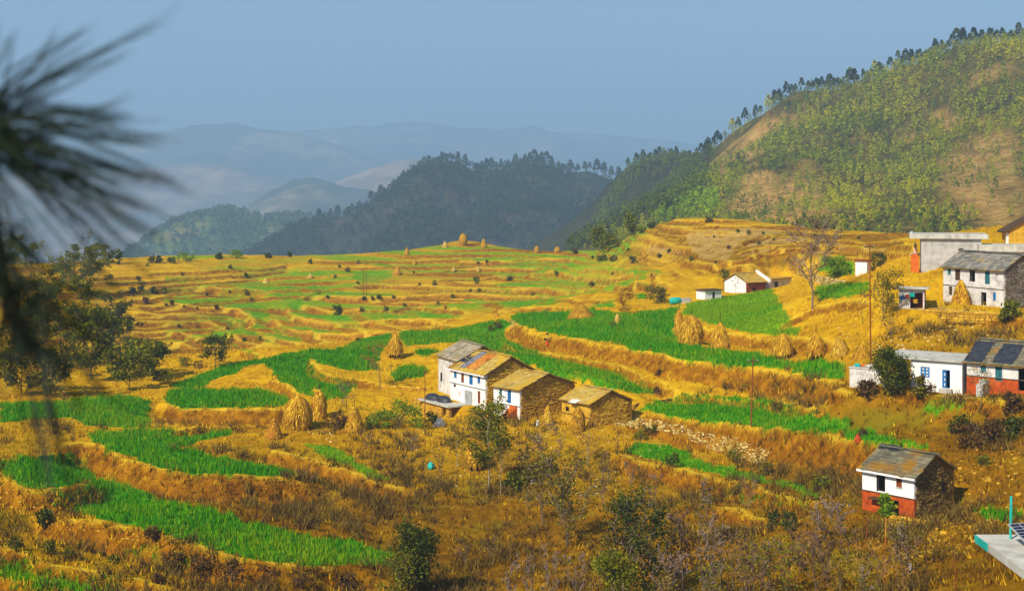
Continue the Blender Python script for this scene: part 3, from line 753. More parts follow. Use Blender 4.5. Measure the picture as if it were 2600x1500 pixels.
# ---- the air: one even, closed volume round everything
hz = MB().box(-17500, 17500, -300, 17500, FOOT-70, 1150).build('haze', None)
hz.data.materials.clear()
mh = bpy.data.materials.new('smoky_haze'); mh.use_nodes = True
nt = mh.node_tree; nt.nodes.clear()
out = nt.nodes.new('ShaderNodeOutputMaterial'); pv = nt.nodes.new('ShaderNodeVolumePrincipled')
pv.inputs['Color'].default_value = (0.44, 0.69, 1.0, 1)
pv.inputs['Density'].default_value = 0.00022
nt.links.new(pv.outputs[0], out.inputs['Volume'])
hz.data.materials.append(mh)
tag(hz, 'thin blue smoky haze filling the air of the valley', kind='stuff')
# ------------------------------------------------------------------ building materials
M = {}
M['white'] = noise_mat('whitewash', [(0.25, (0.55,0.53,0.50)), (0.42, (0.78,0.77,0.76)), (0.8, (0.86,0.86,0.87))], 1.3, 6, 0.9, 0.35, 9, 0.03)
M['greywash'] = noise_mat('weathered_whitewash', [(0.3, (0.36,0.34,0.32)), (0.5, (0.60,0.58,0.56)), (0.75, (0.74,0.72,0.70))], 1.1, 6, 0.95, 0.4, 8, 0.03)
M['plaster'] = noise_mat('grey_plaster', [(0.3, (0.30,0.29,0.27)), (0.5, (0.43,0.42,0.40)), (0.75, (0.55,0.54,0.51))], 1.2, 6, 0.95, 0.3, 8, 0.03)
M['mud'] = noise_mat('yellow_mud_plaster', [(0.3, (0.36,0.19,0.012)), (0.5, (0.55,0.32,0.02)), (0.75, (0.66,0.42,0.04))], 1.6, 5, 0.95, 0.5, 8, 0.04)
M['red'] = noise_mat('red_ochre_wash', [(0.3, (0.25,0.035,0.006)), (0.5, (0.44,0.07,0.008)), (0.75, (0.55,0.12,0.015))], 1.5, 5, 0.9, 0.3, 8, 0.03)
M['orange'] = noise_mat('orange_wash', [(0.3, (0.45,0.09,0.01)), (0.7, (0.66,0.17,0.02))], 1.5, 4, 0.9, 0.3, 8, 0.03)
M['blue'] = noise_mat('blue_paint', [(0.3, (0.012,0.09,0.30)), (0.6, (0.02,0.17,0.46))], 3, 3, 0.6, 0.1)
M['teal'] = noise_mat('teal_paint', [(0.3, (0.01,0.30,0.27)), (0.6, (0.02,0.46,0.40))], 3, 3, 0.55, 0.1)
M['dteal'] = noise_mat('dull_teal_paint', [(0.3, (0.02,0.10,0.13)), (0.6, (0.03,0.17,0.20))], 3, 3, 0.6, 0.1)
M['wood'] = noise_mat('old_wood', [(0.3, (0.035,0.018,0.008)), (0.6, (0.10,0.055,0.02))], 5, 4, 0.85, 0.4)
M['redwood'] = noise_mat('reddish_wood', [(0.3, (0.14,0.03,0.008)), (0.6, (0.26,0.07,0.015))], 4, 4, 0.85, 0.3)
M['darkwood'] = noise_mat('dark_wood', [(0.3, (0.012,0.008,0.005)), (0.6, (0.03,0.018,0.01))], 5, 3, 0.9, 0.2)
M['concrete'] = noise_mat('concrete', [(0.3, (0.30,0.29,0.25)), (0.5, (0.46,0.45,0.40)), (0.75, (0.60,0.58,0.52))], 1.4, 6, 0.9, 0.3, 10, 0.02)
M['metal'] = noise_mat('dull_metal_sheet', [(0.3, (0.32,0.34,0.36)), (0.6, (0.48,0.50,0.52))], 2, 4, 0.5, 0.2, 6, 0.02, metal=0.3)
M['rust'] = noise_mat('rusty_sheet', [(0.28, (0.16,0.035,0.006)), (0.45, (0.42,0.13,0.012)), (0.6, (0.58,0.25,0.03)), (0.75, (0.42,0.34,0.26))], 2.2, 6, 0.8, 0.3, 8, 0.02)
M['plastic'] = noise_mat('black_plastic_sheet', [(0.3, (0.012,0.014,0.02)), (0.6, (0.035,0.038,0.05))], 2, 4, 0.5, 0.9, 4, 0.06, spec=0.35)
M['greyplastic'] = noise_mat('grey_tarpaulin', [(0.3, (0.09,0.09,0.11)), (0.6, (0.20,0.20,0.23))], 2, 4, 0.6, 0.9, 4, 0.06)
M['cloth'] = noise_mat('pale_cloth', [(0.3, (0.5,0.47,0.42)), (0.7, (0.75,0.72,0.66))], 3, 3, 0.9, 0.5)
M['glass'] = noise_mat('window_pane', [(0.3, (0.45,0.50,0.55)), (0.7, (0.65,0.70,0.74))], 3, 2, 0.25, 0.0, spec=0.6)
M['straw'] = island_mat('straw', [(0.0, (0.22,0.09,0.006)), (0.5, (0.52,0.27,0.010)), (1.0, (0.80,0.52,0.03))], 0.85, 0.0, 0.1)
M['strawcore'] = noise_mat('straw_core', [(0.3, (0.26,0.115,0.008)), (0.5, (0.46,0.23,0.011)), (0.7, (0.60,0.35,0.02))], 6, 5, 0.95, 0.9, 14, 0.10)
M['strawred'] = noise_mat('old_straw_core', [(0.3, (0.20,0.065,0.006)), (0.5, (0.38,0.15,0.009)), (0.7, (0.52,0.26,0.014))], 6, 5, 0.95, 0.9, 14, 0.10)
M['strawpale'] = noise_mat('pale_straw_core', [(0.3, (0.42,0.27,0.04)), (0.6, (0.64,0.45,0.10))], 6, 5, 0.95, 0.9, 14, 0.10)
M['stone'] = island_mat('field_stone', [(0.0, (0.22,0.105,0.010)), (0.45, (0.52,0.29,0.02)), (0.8, (0.66,0.41,0.035)), (1.0, (0.78,0.58,0.16))], 0.95, noise=1.2)
M['darkstone'] = island_mat('dark_field_stone', [(0.0, (0.06,0.035,0.012)), (0.5, (0.17,0.095,0.018)), (1.0, (0.36,0.24,0.07))], 0.95, noise=1.2)
M['greystone'] = island_mat('grey_field_stone', [(0.0, (0.07,0.06,0.045)), (0.5, (0.17,0.15,0.12)), (1.0, (0.33,0.30,0.25))], 0.95, noise=1.2)
M['mortar'] = noise_mat('earth_mortar', [(0.3, (0.17,0.09,0.01)), (0.6, (0.34,0.19,0.016))], 4, 4, 0.95, 0.4)
M['rubble'] = island_mat('pale_rubble', [(0.0, (0.20,0.12,0.02)), (0.5, (0.52,0.36,0.08)), (1.0, (0.78,0.66,0.32))], 0.95)
def slate_mat(name, lo, mid, hi, lich, la):
    m, nt, bs = newmat(name)
    oi = nd(nt, 'ShaderNodeObjectInfo')
    tc = nd(nt, 'ShaderNodeTexCoord')
    f = mth(nt, 'ADD', mth(nt, 'MULTIPLY', oi.outputs['Random'], 0.55), mth(nt, 'MULTIPLY', tex_noise(nt, 2.5, 5), 0.5))
    c = ramp(nt, f, [(0.15, lo), (0.5, mid), (0.9, hi)])
    g = nd(nt, 'ShaderNodeNewGeometry')
    lm = ramp(nt, tex_noise(nt, 0.45, 4, vec=g.outputs['Position']), [(la, (0,0,0)), (la+0.14, (1,1,1))])
    c = mixc(nt, lm, c, lich)
    nt.links.new(c, bs.inputs['Base Color']); bs.inputs['Roughness'].default_value = 0.8
    bs.inputs['Specular IOR Level'].default_value = 0.2
    bump(nt, bs, tex_noise(nt, 7, 4), 0.4, 0.02)
    return m
M['slate_grey'] = slate_mat('grey_slate', (0.10,0.10,0.085), (0.19,0.18,0.15), (0.30,0.28,0.24), (0.34,0.22,0.03), 0.60)
M['slate_gold'] = slate_mat('lichen_slate', (0.26,0.17,0.03), (0.44,0.30,0.06), (0.56,0.41,0.12), (0.52,0.32,0.02), 0.46)
M['slate_old'] = slate_mat('old_slate', (0.17,0.15,0.10), (0.31,0.26,0.17), (0.44,0.38,0.28), (0.30,0.22,0.06), 0.55)
M['slate_dark'] = slate_mat('dark_slate', (0.075,0.07,0.05), (0.14,0.13,0.085), (0.23,0.20,0.12), (0.26,0.13,0.012), 0.53)

# ---- slates: four irregular outlines shared by every roof
def slate_mesh(i, mat, key):
    r = random.Random(100+i)
    a, b = 0.33, 0.36
    ring = [(-a+r.uniform(0, .05), -b+r.uniform(0, .07)), (r.uniform(-.1, .1), -b-r.uniform(0, .04)), (a-r.uniform(0, .05), -b+r.uniform(0, .07)), (a, b), (-a, b)]
    me = MB().prism([(x, y, 0) for x, y in ring], (0, 0, 0.035)).mesh('slate', mat)
    return me
SLM = {k: [slate_mesh(i, M[k], k) for i in range(4)] for k in ('slate_grey','slate_gold','slate_old','slate_dark')}

def roof_frame(h):
    S = math.hypot(h['w'], h['rise']); a = math.atan2(h['rise'], h['w'])
    return S, a
def lay_slates(roof, h, kind, rnd, x0=None, x1=None, step=0.50, width=0.58, skip=None, lift=0.03):
    S, a = roof_frame(h)
    x0 = 0 if x0 is None else x0; x1 = h['L'] if x1 is None else x1
    n = int(S/step)+1
    for i in range(n):
        s = 0.30 + i*step
        if s > S+0.05: break
        x = x0 + rnd.uniform(0.1, 0.35)
        while x < x1-0.1:
            wd = width*rnd.uniform(0.72, 1.3)
            xc = min(x + wd/2, x1-0.2)
            if not (skip and skip(xc, s)):
                me = rnd.choice(SLM[kind])
                o = bpy.data.objects.new('slate', me)
                COL.objects.link(o); o.parent = roof
                sj = s + rnd.uniform(-0.05, 0.05)
                o.location = (xc, sj*math.cos(a), h['H'] + sj*math.sin(a) + lift + rnd.uniform(0, 0.02))
                o.rotation_euler = (a - rnd.uniform(0.05, 0.10), rnd.uniform(-0.03, 0.03), rnd.uniform(-0.06, 0.06))
                o.scale = (wd/0.64, rnd.uniform(0.9, 1.1), rnd.uniform(0.8, 1.5))
            x += wd*0.98
def ridge_stones(roof, h, kind, rnd):
    x = 0.1
    while x < h['L']-0.2:
        me = rnd.choice(SLM[kind]); o = bpy.data.objects.new('ridge_slate', me)
        COL.objects.link(o); o.parent = roof
        o.location = (x+0.3, h['w']+rnd.uniform(-.06, .06), h['H']+h['rise']+0.075+rnd.uniform(0, .03))
        o.rotation_euler = (rnd.uniform(-.12, .12), rnd.uniform(-.05, .05), rnd.uniform(-.2, .2)); o.scale = (1.05, 0.8, 1.5)
        x += rnd.uniform(0.5, 0.7)

def wall_front(mb, x0, x1, z0, z1, y, ops, t=0.3):
    """wall sheet with real openings and their reveals, facing -y"""
    xs = sorted({x0, x1, *[o[0] for o in ops], *[o[1] for o in ops]}); zs = sorted({z0, z1, *[min(max(o[2], z0), z1) for o in ops], *[min(max(o[3], z0), z1) for o in ops]})
    for i in range(len(xs)-1):
        for j in range(len(zs)-1):
            cx_, cz_ = (xs[i]+xs[i+1])/2, (zs[j]+zs[j+1])/2
            if any(o[0] < cx_ < o[1] and o[2] < cz_ < o[3] for o in ops): continue
            mb.add([(xs[i],y,zs[j]),(xs[i+1],y,zs[j]),(xs[i+1],y,zs[j+1]),(xs[i],y,zs[j+1])], [(0,1,2,3)])
    for o in ops:
        a, b, c, d = o[:4]; c = max(c, z0); d = min(d, z1)
        if d <= c: continue
        mb.add([(a,y,c),(b,y,c),(b,y,d),(a,y,d),(a,y+t,c),(b,y+t,c),(b,y+t,d),(a,y+t,d)], [(0,4,5,1),(1,5,6,2),(2,6,7,3),(3,7,4,0)])
    # back sheet and ends so that the wall is solid
    mb.add([(x0,y+t,z0),(x0,y,z0),(x0,y,z1),(x0,y+t,z1)], [(0,1,2,3)]); mb.add([(x1,y,z0),(x1,y+t,z0),(x1,y+t,z1),(x1,y,z1)], [(0,1,2,3)])
    return mb

def fill_opening(root, o, y, t=0.3):
    a, b, c, d, kind = o[:5]
    if kind == 'skip': return
    if kind == 'dark':
        # an open doorway: a plain old frame, darkness is the room itself
        f = MB(); f.box(a, a+0.07, y+0.02, y+0.14, c, d); f.box(b-0.07, b, y+0.02, y+0.14, c, d); f.box(a+0.07, b-0.07, y+0.02, y+0.14, d-0.07, d)
        f.build('door_frame', M['darkwood'], root); return
    mat = M[kind]
    isdoor = (d-c) > 1.15
    fr = MB(); w_ = 0.07
    fr.box(a, a+w_, y+0.03, y+0.15, c, d); fr.box(b-w_, b, y+0.03, y+0.15, c, d); fr.box(a+w_, b-w_, y+0.03, y+0.15, d-w_, d)
    if not isdoor: fr.box(a+w_, b-w_, y+0.03, y+0.15, c, c+w_)
    if isdoor:
        p = link(bpy.data.objects.new('door', None), root); p.empty_display_size = .1
        fo = fr.build('door_frame', mat, p)
        mid = (a+b)/2
        for q, (u, v) in enumerate(((a+w_, mid-0.012), (mid+0.012, b-w_))):
            lf = MB(); lf.box(u, v, y+0.10, y+0.14, c+0.02, d-w_-0.01)
            for k in range(2):
                zz = c+0.12+k*(d-c)*0.46
                lf.box(u+0.05, v-0.05, y+0.085, y+0.099, zz, zz+(d-c)*0.34)
            lf.build('door_leaf', mat, p)
    else:
        p = link(bpy.data.objects.new('window', None), root); p.empty_display_size = .1
        fr.build('frame', mat, p)
        mid = (a+b)/2
        for (u, v) in ((a+w_, mid-0.01), (mid+0.01, b-w_)):
            lf = MB(); lf.box(u, v, y+0.09, y+0.12, c+w_, d-w_)
            lf.box(u+0.04, v-0.04, y+0.075, y+0.089, c+w_+0.06, d-w_-0.06)
            lf.build('shutter', mat, p)
        sl = MB(); sl.box(a-0.06, b+0.06, y-0.06, y+0.02, c-0.06, c-0.002); sl.build('sill', M['concrete'], p)

def stones(mb, inside, x0, x1, z0, z1, put, rnd, hmin=0.14, hmax=0.26):
    z = z0
    while z < z1:
        hh = rnd.uniform(hmin, hmax); x = x0 + rnd.uniform(-0.3, 0)
        while x < x1:
            ww = hh*rnd.uniform(1.0, 2.6)
            a, b, c, d = x+0.015, x+ww-0.015, z+0.012, z+hh-0.012
            if inside((a+b)/2, (c+d)/2) and inside(a, c) and inside(b, d):
                p = rnd.uniform(0.03, 0.11); e = 0.03
                j = lambda: rnd.uniform(-0.02, 0.02)
                vs = [put(a+j(), c+j(), -0.02), put(b+j(), c+j(), -0.02), put(b+j(), d+j(), -0.02), put(a+j(), d+j(), -0.02),
                      put(a+e+j(), c+e+j(), p+j()), put(b-e+j(), c+e+j(), p+j()), put(b-e+j(), d-e+j(), p+j()), put(a+e+j(), d-e+j(), p+j())]
                mb.add(vs, [(4,5,6,7),(0,1,5,4),(1,2,6,5),(2,3,7,6),(3,0,4,7)])
            x += ww
        z += hh

def gabled(name, key, label, front, gable, roofk, ops, seed, lower=None, lower_h=0, zbelow=1.2, slate=True, board=None, skip=None, gstone='stone', gl='greywash', rear='mortar', xslate=None):
    """thing: walls, stone gable, doors and windows, roof with its slates"""
    h = HS[key]; rnd = random.Random(seed)
    root = empty(name, (h['x'], h['y'], h['bz']), h['rz'])
    tag(root, label, 'house')
    L, w, H, rise = h['L'], h['w'], h['H'], h['rise']
    S, a = roof_frame(h)
    sx, o = 0.28, 0.38                        # verge and eave overhang
    X0, X1, Y0, Y1 = sx, L-sx, o, 2*w-o
    zt = H + o*math.tan(a) - 0.14             # wall head below the roof boards
    zr = H + rise - 0.14
    OP = [(X0+(X1-X0)*p[0], X0+(X1-X0)*p[1], p[2], min(p[3], zt-0.06), p[4]) for p in ops]
    if lower:
        wall_front(MB(), X0, X1, -zbelow, lower_h, Y0, OP).build('lower_front_wall', M[lower], root)
        wall_front(MB(), X0, X1, lower_h+0.002, zt, Y0, OP).build('upper_front_wall', M[front], root)
        MB().box(X0-0.02, X1+0.02, Y0-0.05, Y0-0.002, lower_h-0.05, lower_h+0.03).build('storey_band', M['wood'], root)
    else:
        wall_front(MB(), X0, X1, -zbelow, zt, Y0, OP).build('front_wall', M[front], root)
    for p in OP: fill_opening(root, p, Y0)
    # gables: pentagon slabs between the front and the back wall
    for side, gm, st in ((1, gable, gstone), (-1, gl, None)):
        xx = X1-0.32 if side > 0 else X0+0.004
        ring = [(xx, Y0+0.31, -zbelow), (xx, Y1, -zbelow), (xx, Y1, zt), (xx, w, zr), (xx, Y0+0.31, zt+0.31*math.tan(a))]
        g = MB().prism(ring, (0.316, 0, 0)).build('gable_wall', M['mortar' if st else gm], root)
        if st:
            ins = lambda yy, zz: Y0+0.02 < yy < Y1 and zz < min(zt + (yy-Y0)*rise/w, zt + (Y1-yy)*rise/w) - 0.05
            mb = MB(); stones(mb, ins, Y0, Y1, -zbelow, zr, lambda p, q, e: (X1-0.004+e, p, q), rnd)
            s_ = mb.build('stonework', M[st], g); s_['kind'] = 'stuff'
    MB().box(X0, X1, Y1+0.002, Y1+0.3, -zbelow, zt-0.1).build('back_wall', M[rear], root)
    # roof boards, one slab for each slope
    roof = MB()
    th = 0.09
    for ya, za, yb, zb in ((0, H, w, H+rise), (2*w, H, w+0.004, H+rise)):
        roof.prism([(0, ya, za), (0, yb, zb), (0, yb, zb-th), (0, ya, za-th)], (L, 0, 0))
    ro = roof.build('roof', M[roofk if not slate else 'mortar'], root)
    if slate:
        lay_slates(ro, h, roofk, rnd, *(xslate or (None, None)), skip=skip)
        ridge_stones(ro, h, roofk, rnd)
        # the far slope is only seen edge-on: its slates are joined
        mb = MB(); yy = 0.3
        while yy < S:
            x = 0
            while x < L-0.2:
                wd = rnd.uniform(0.45, 0.75)
                y2 = 2*w - yy*math.cos(a); z2 = H + yy*math.sin(a)+0.03
                mb.prism([(x, y2+0.33, z2-0.33*math.tan(a)+0.05), (min(x+wd, L), y2+0.33, z2-0.33*math.tan(a)+0.05), (min(x+wd, L), y2-0.3, z2+0.3*math.tan(a)), (x, y2-0.3, z2+0.3*math.tan(a))], (0, 0, 0.04))
                x += wd+0.02
            yy += 0.55
        bs_ = mb.build('back_slates', M[roofk], ro); bs_['kind'] = 'stuff'
    if board:
        MB().box(-0.02, L+0.02, -0.05, 0.02, H-0.17, H-0.0).build('eave_board', M[board], ro)
    return root, ro, h, (X0, X1, Y0, Y1, zt)

def sheet_on_roof(ro, h, name, mat, x0, x1, s0, s1, lift=0.09, seed=1, n=10):
    """a sagging sheet laid over part of the front slope"""
    S, a = roof_frame(h); rnd = random.Random(seed)
    vs, fs = [], []
    for i in range(n+1):
        for j in range(n+1):
            e = (i in (0, n) or j in (0, n))
            x = x0+(x1-x0)*i/n + (rnd.uniform(-.09, .09) if e else 0); s = s0+(s1-s0)*j/n + (rnd.uniform(-.09, .09) if e else 0)
            q = lift + rnd.uniform(-0.012, 0.03)
            vs.append((x, s*math.cos(a)-q*math.sin(a), h['H']+s*math.sin(a)+q*math.cos(a)))
    for i in range(n):
        for j in range(n):
            k = i*(n+1)+j; fs.append((k, k+n+1, k+n+2, k+1))
    nv = len(vs); vs += [(x, y+0.02, z-0.03) for x, y, z in vs]
    fs += [tuple(q+nv for q in f)[::-1] for f in fs[:n*n]]
    return MB().add(vs, fs).build(name, mat, ro)

# ------------------------------------------------------------------ the gabled houses
rootA, roofA, hA, bA = gabled('village_house', 'A', 'two-storey whitewashed house with four blue openings, rust-patched slate roof', 'white', 'stone', 'slate_gold',
    [(.11,.19,3.0,3.8,'blue'), (.32,.40,2.55,4.0,'redwood'), (.55,.65,2.55,4.0,'blue'), (.78,.86,3.0,3.85,'blue'), (.10,.17,1.75,2.15,'dark'), (.79,.86,0.4,2.0,'redwood')],
    1, lower='white', lower_h=2.28, board='white', skip=lambda x, s: x < 1.2 and s < 1.6)
sheet_on_roof(roofA, hA, 'rusty_sheet', M['rust'], 4.0, 6.3, 0.7, 4.3, 0.12, 5)
sheet_on_roof(roofA, hA, 'grey_tarpaulin', M['greyplastic'], 2.5, 3.9, 0.6, 4.5, 0.11, 6)
sheet_on_roof(roofA, hA, 'black_sheet', M['plastic'], 0.7, 2.4, 1.7, 3.3, 0.10, 7)
gm = MB()
gm.box(bA[0]+3.9, bA[0]+5.7, bA[2]-0.10, bA[2]-0.04, 0.0, 1.75)
gm.build('metal_gate', M['metal'], rootA)
for k, (q0, q1, zz) in enumerate(((2.15, 2.75, 1.22), (2.2, 2.7, 0.98), (2.3, 2.62, 0.76), (2.42, 2.5, 0.55))):
    MB().box(bA[0]+q0, bA[0]+q1, bA[2]-0.008, bA[2]-0.003, zz, zz+0.09).build('painted_line', M['orange'], rootA)
rootA2, roofA2, hA2, _ = gabled('old_house', 'A2', 'older house with sagging grey slate roof behind the rust-patched roof', 'greywash', 'stone', 'slate_old',
    [(.1,.2,1.4,2.6,'dark'), (.62,.72,1.2,2.6,'wood')], 2, gl='white')
sheet_on_roof(roofA2, hA2, 'wooden_plank', M['wood'], 3.4, 3.65, 1.0, 3.0, 0.10, 8, 3)
rootB, roofB, hB, bB = gabled('village_house', 'B', 'white stone-gabled house with one blue door, next to the mud-walled shed', 'white', 'stone', 'slate_gold',
    [(.23,.33,2.45,3.45,'dteal'), (.54,.68,1.75,3.4,'blue')], 3, lower='white', lower_h=1.55, zbelow=2.0)
st = MB()
for k in range(8):
    st.box(bB[1]-1.5, bB[1]-0.4, bB[2]-0.35*(k+1), bB[2]-0.35*k-0.002, -1.0, 1.5-0.26*k)
st.build('outside_stair', M['orange'], rootB)
rootC, roofC, hC, bC = gabled('mud_walled_shed', 'C', 'low shed with yellow mud front, stone gable and golden slate roof', 'mud', 'stone', 'slate_gold',
    [(.44,.60,0.0,1.5,'dark'), (.14,.26,1.2,1.75,'dark')], 4, lower='mud', lower_h=0.95)
cl = sheet_on_roof(roofC, hC, 'pale_cloth', M['cloth'], 2.4, 3.9, -0.35, 0.5, 0.10, 9, 8)
rootD, roofD, hD, bD = gabled('stone_cottage', 'D', 'small cottage with white upper wall, red lower wall and mossy slate roof', 'white', 'darkstone', 'slate_dark',
    [(.28,.45,1.72,3.2,'dark'), (.66,.77,2.35,3.1,'redwood'), (.36,.71,0.0,1.25,'dark')], 5, lower='red', lower_h=1.62, board='white', gstone='darkstone')
sheet_on_roof(roofD, hD, 'black_sheet', M['plastic'], 0.2, 2.2, 3.0, 3.7, 0.12, 11, 6)
MB().box(1.3, 3.2, bD[2]-0.75, bD[2]-0.06, 1.15, 1.25).build('balcony_plank', M['wood'], rootD)
gw = MB().box(bD[1]+0.09, bD[1]+0.14, 4.1, 4.55, 1.75, 2.55).build('gable_window', M['darkwood'], rootD)
rootF, roofF, hF, bF = gabled('roadside_house', 'F', 'house with black plastic sheets over slates and red painted base', 'greywash', 'stone', 'slate_dark',
    [(.165,.23,1.75,2.6,'dteal'), (.335,.415,1.0,2.6,'dteal'), (.60,.72,0.3,2.6,'dark')], 6, lower='red', lower_h=1.3)
sheet_on_roof(roofF, hF, 'black_plastic_sheet', M['plastic'], 0.15, 2.0, 0.1, 3.5, 0.12, 12)
sheet_on_roof(roofF, hF, 'black_plastic_sheet', M['plastic'], 2.9, 5.0, 0.3, 3.4, 0.12, 13)
MB().box(1.9, 2.6, bF[2]-1.5, bF[2]-0.02, -0.8, 0.75).box(1.9, 2.6, bF[2]-0.9, bF[2]-0.02, 0.75, 1.1).build('doorstep', M['concrete'], rootF)
rootG, roofG, hG, bG = gabled('farm_house', 'G', 'long two-storey weathered white house with grey slate roof and dark doorways', 'greywash', 'darkstone', 'slate_grey',
    [(.075,.13,3.4,4.2,'dteal'), (.205,.29,2.75,4.2,'wood'), (.45,.54,2.75,4.2,'dark'), (.70,.78,2.6,4.15,'dteal'), (.87,.92,3.2,4.0,'greywash'), (.10,.155,0.9,1.95,'wood'), (.225,.35,0.4,1.85,'dark'), (.64,.725,0.0,1.6,'dark'), (.83,.875,0.75,1.7,'blue')], 7,
    lower='greywash', lower_h=2.1, zbelow=1.6, gstone='greystone')
rootK, roofK, hK, bK = gabled('small_farmhouse', 'K', 'small far farmhouse with white gable and red-brown front beyond the green field', 'redwood', 'mortar', 'slate_gold',
    [(.3,.45,0.0,1.3,'dark')], 8, gl='white', zbelow=1.6, gstone='stone')
pw_ = MB(); S_, a_ = roof_frame(hK)
pw_.prism([(hK['L']+0.02, -0.3, hK['H']-0.1), (hK['L']+0.02, hK['w'], hK['H']+hK['rise']+0.05), (hK['L']+0.02, hK['w'], hK['H']+hK['rise']+0.55), (hK['L']+0.02, -0.3, hK['H']+0.4)], (0.45, 0, 0))
pw_.build('white_parapet', M['white'], rootK)
# ------------------------------------------------------------------ flat-roofed buildings
def flat_house(name, label, pl, pr, zb, zt, depth, wallm, ops, slab=0.22, over=0.4, roofm='concrete', zbelow=1.5, seed=1, cat='house', sidem=None, overs=None, parapet=0):
    """pl, pr: (photo column, distance) of the front corners"""
    xl, yl = (pl[0]-CX)/FPX*pl[1], pl[1]; xr, yr = (pr[0]-CX)/FPX*pr[1], pr[1]
    rz = math.atan2(yr-yl, xr-xl); L = math.hypot(xr-xl, yr-yl); H = zt-zb
    root = empty(name, (xl, yl, zb), rz); tag(root, label, cat)
    OP = [(p[0]*L, p[1]*L, p[2], p[3], p[4]) for p in ops]
    wall_front(MB(), 0, L, -zbelow, H, 0, OP, 0.25).build('front_wall', M[wallm], root)
    for p in OP: fill_opening(root, p, 0)
    for x in (0.004, L-0.25):
        MB().box(x, x+0.246, 0.252, depth, -zbelow, H-0.002).build('side_wall', M[sidem or wallm], root)
    MB().box(0, L, depth+0.002, depth+0.25, -zbelow, H-0.002).build('back_wall', M[sidem or wallm], root)
    ol, orr, of, ob = overs or (over, over, over, over)
    ro = MB().box(-ol, L+orr, -of, depth+ob+0.25, H+0.002, H+slab)
    ro = ro.build('roof_slab', M[roofm], root)
    md = ro.modifiers.new('bevel', 'BEVEL'); md.width = 0.03; md.segments = 1
    return root, L, H, ro

zE = (HZ-915)/FPX*139
rootE, LE, HE, roE = flat_house('flat_roofed_house', 'white single-storey house with flat concrete roof, blue window and blue door', (2313,140.0), (2443,137.2), -19.98, zE, 6.0, 'white',
    [(.19,.37,1.35,2.4,'skip'), (.615,.77,0.45,2.25,'skip')], over=0.35, overs=(3.4,0.05,0.35,0.5), slab=0.16)
def blue_window(root, a, b, c, d):
    p = link(bpy.data.objects.new('window', None), root); p.empty_display_size = .1
    f = MB(); f.box(a, b, 0.06, 0.12, c, d); f.build('frame', M['blue'], p)
    for i in range(2):
        for j in range(3):
            x = a+(b-a)*(0.16+0.42*i); z = c+(d-c)*(0.10+0.30*j)
            MB().box(x, x+(b-a)*0.24, 0.045, 0.059, z, z+(d-c)*0.17).build('pane', M['glass'], p)
def blue_half_door(root, a, b, c, d):
    p = link(bpy.data.objects.new('door', None), root); p.empty_display_size = .1
    f = MB(); f.box(a, a+.06, 0.02, 0.14, c, d); f.box(b-.06, b, 0.02, 0.14, c, d); f.box(a+.06, b-.06, 0.02, 0.14, d-.06, d); f.build('door_frame', M['blue'], p)
    MB().box(a+.06, a+(b-a)*.5, 0.06, 0.11, c+.02, d-.07).build('door_leaf', M['blue'], p)
    for k in range(3):
        MB().box(a+(b-a)*.22, a+(b-a)*.36, 0.045, 0.059, c+.2+k*.5, c+.48+k*.5).build('pane', M['glass'], p)
blue_window(rootE, .19*LE, .37*LE, 1.35, 2.4)
blue_half_door(rootE, .615*LE, .77*LE, 0.45, 2.25)
MB().box(.58*LE, .82*LE, -0.6, -0.003, -0.9, 0.42).build('doorstep', M['concrete'], rootE)
MB().box(-3.0, -2.75, 0.3, 0.55, -1.6, HE).box(-3.0, -2.75, 5.2, 5.45, -1.6, HE).build('porch_post', M['concrete'], rootE)

zH = (HZ-606)/FPX*190
rootH, LH, HH, roH = flat_house('plastered_house', 'unpainted grey plastered house with thick flat roof above the slate-roofed house', (2339,190), (2492,188), -11.3, zH, 7.0, 'plaster',
    [(.63,.70,3.2,3.36,'dark')], slab=0.62, overs=(1.5,0.9,0.5,0.4), zbelow=2.0)
sr = MB()
for k in range(9):
    sr.box(-1.3, -0.25, 0.2+k*0.32, 0.2+(k+1)*0.32, -1.6, 2.4-0.3*(8-k))
sr.build('outside_stair', M['orange'], rootH)
MB().box(-1.4, -0.05, 3.1, 5.6, 2.2, 2.36).build('landing_slab', M['concrete'], rootH)
MB().tube([(-1.2, 0.8, HH+0.62), (-1.2, 0.8, HH+0.95)], 0.22, 8).build('roof_tank', M['plaster'], rootH)
flat_house('concrete_house', 'low grey concrete roof behind the slate-roofed house at right edge', (2492,186), (2700,184), -12.0, (HZ-640)/FPX*185, 5.0, 'plaster', [], slab=0.9, overs=(0.3,0.3,0.4,0.3))
zI = (HZ-622)/FPX*200
rI = empty('ochre_house', ((2562-CX)/FPX*205, 205, zI-1.5), R(-8)); tag(rI, 'ochre plastered gable house at the top right edge of the village', 'house')
HI, LI, WI = 4.0, 6.0, 5.0
ring = [(0, 0, -1.5), (LI, 0, -1.5), (LI, 0, HI), (LI*0.62, 0, HI+1.5), (0, 0, HI-0.6)]
MB().prism([(x, y, z) for x, y, z in ring], (0, WI, 0)).build('wall', M['mud'], rI)
rr = MB(); rr.prism([(-0.7, -0.4, HI-0.95), (LI*0.62, -0.4, HI+1.56), (LI*0.62, -0.4, HI+1.76), (-0.7, -0.4, HI-0.75)], (0, WI+0.8, 0))
rr.prism([(LI*0.62+.004, -0.4, HI+1.56), (LI+0.5, -0.4, HI-0.1), (LI+0.5, -0.4, HI+0.1), (LI*0.62+.004, -0.4, HI+1.76)], (0, WI+0.8, 0))
rr.build('roof', M['wood'], rI)
MB().box(-0.35, -0.02, 0.2, 0.6, -1.5, HI-0.9).build('corner_pillar', M['white'], rI)
MB().box(2.3, 2.9, -0.03, -0.003, 1.3, 2.4).build('window_shutter', M['redwood'], rI)

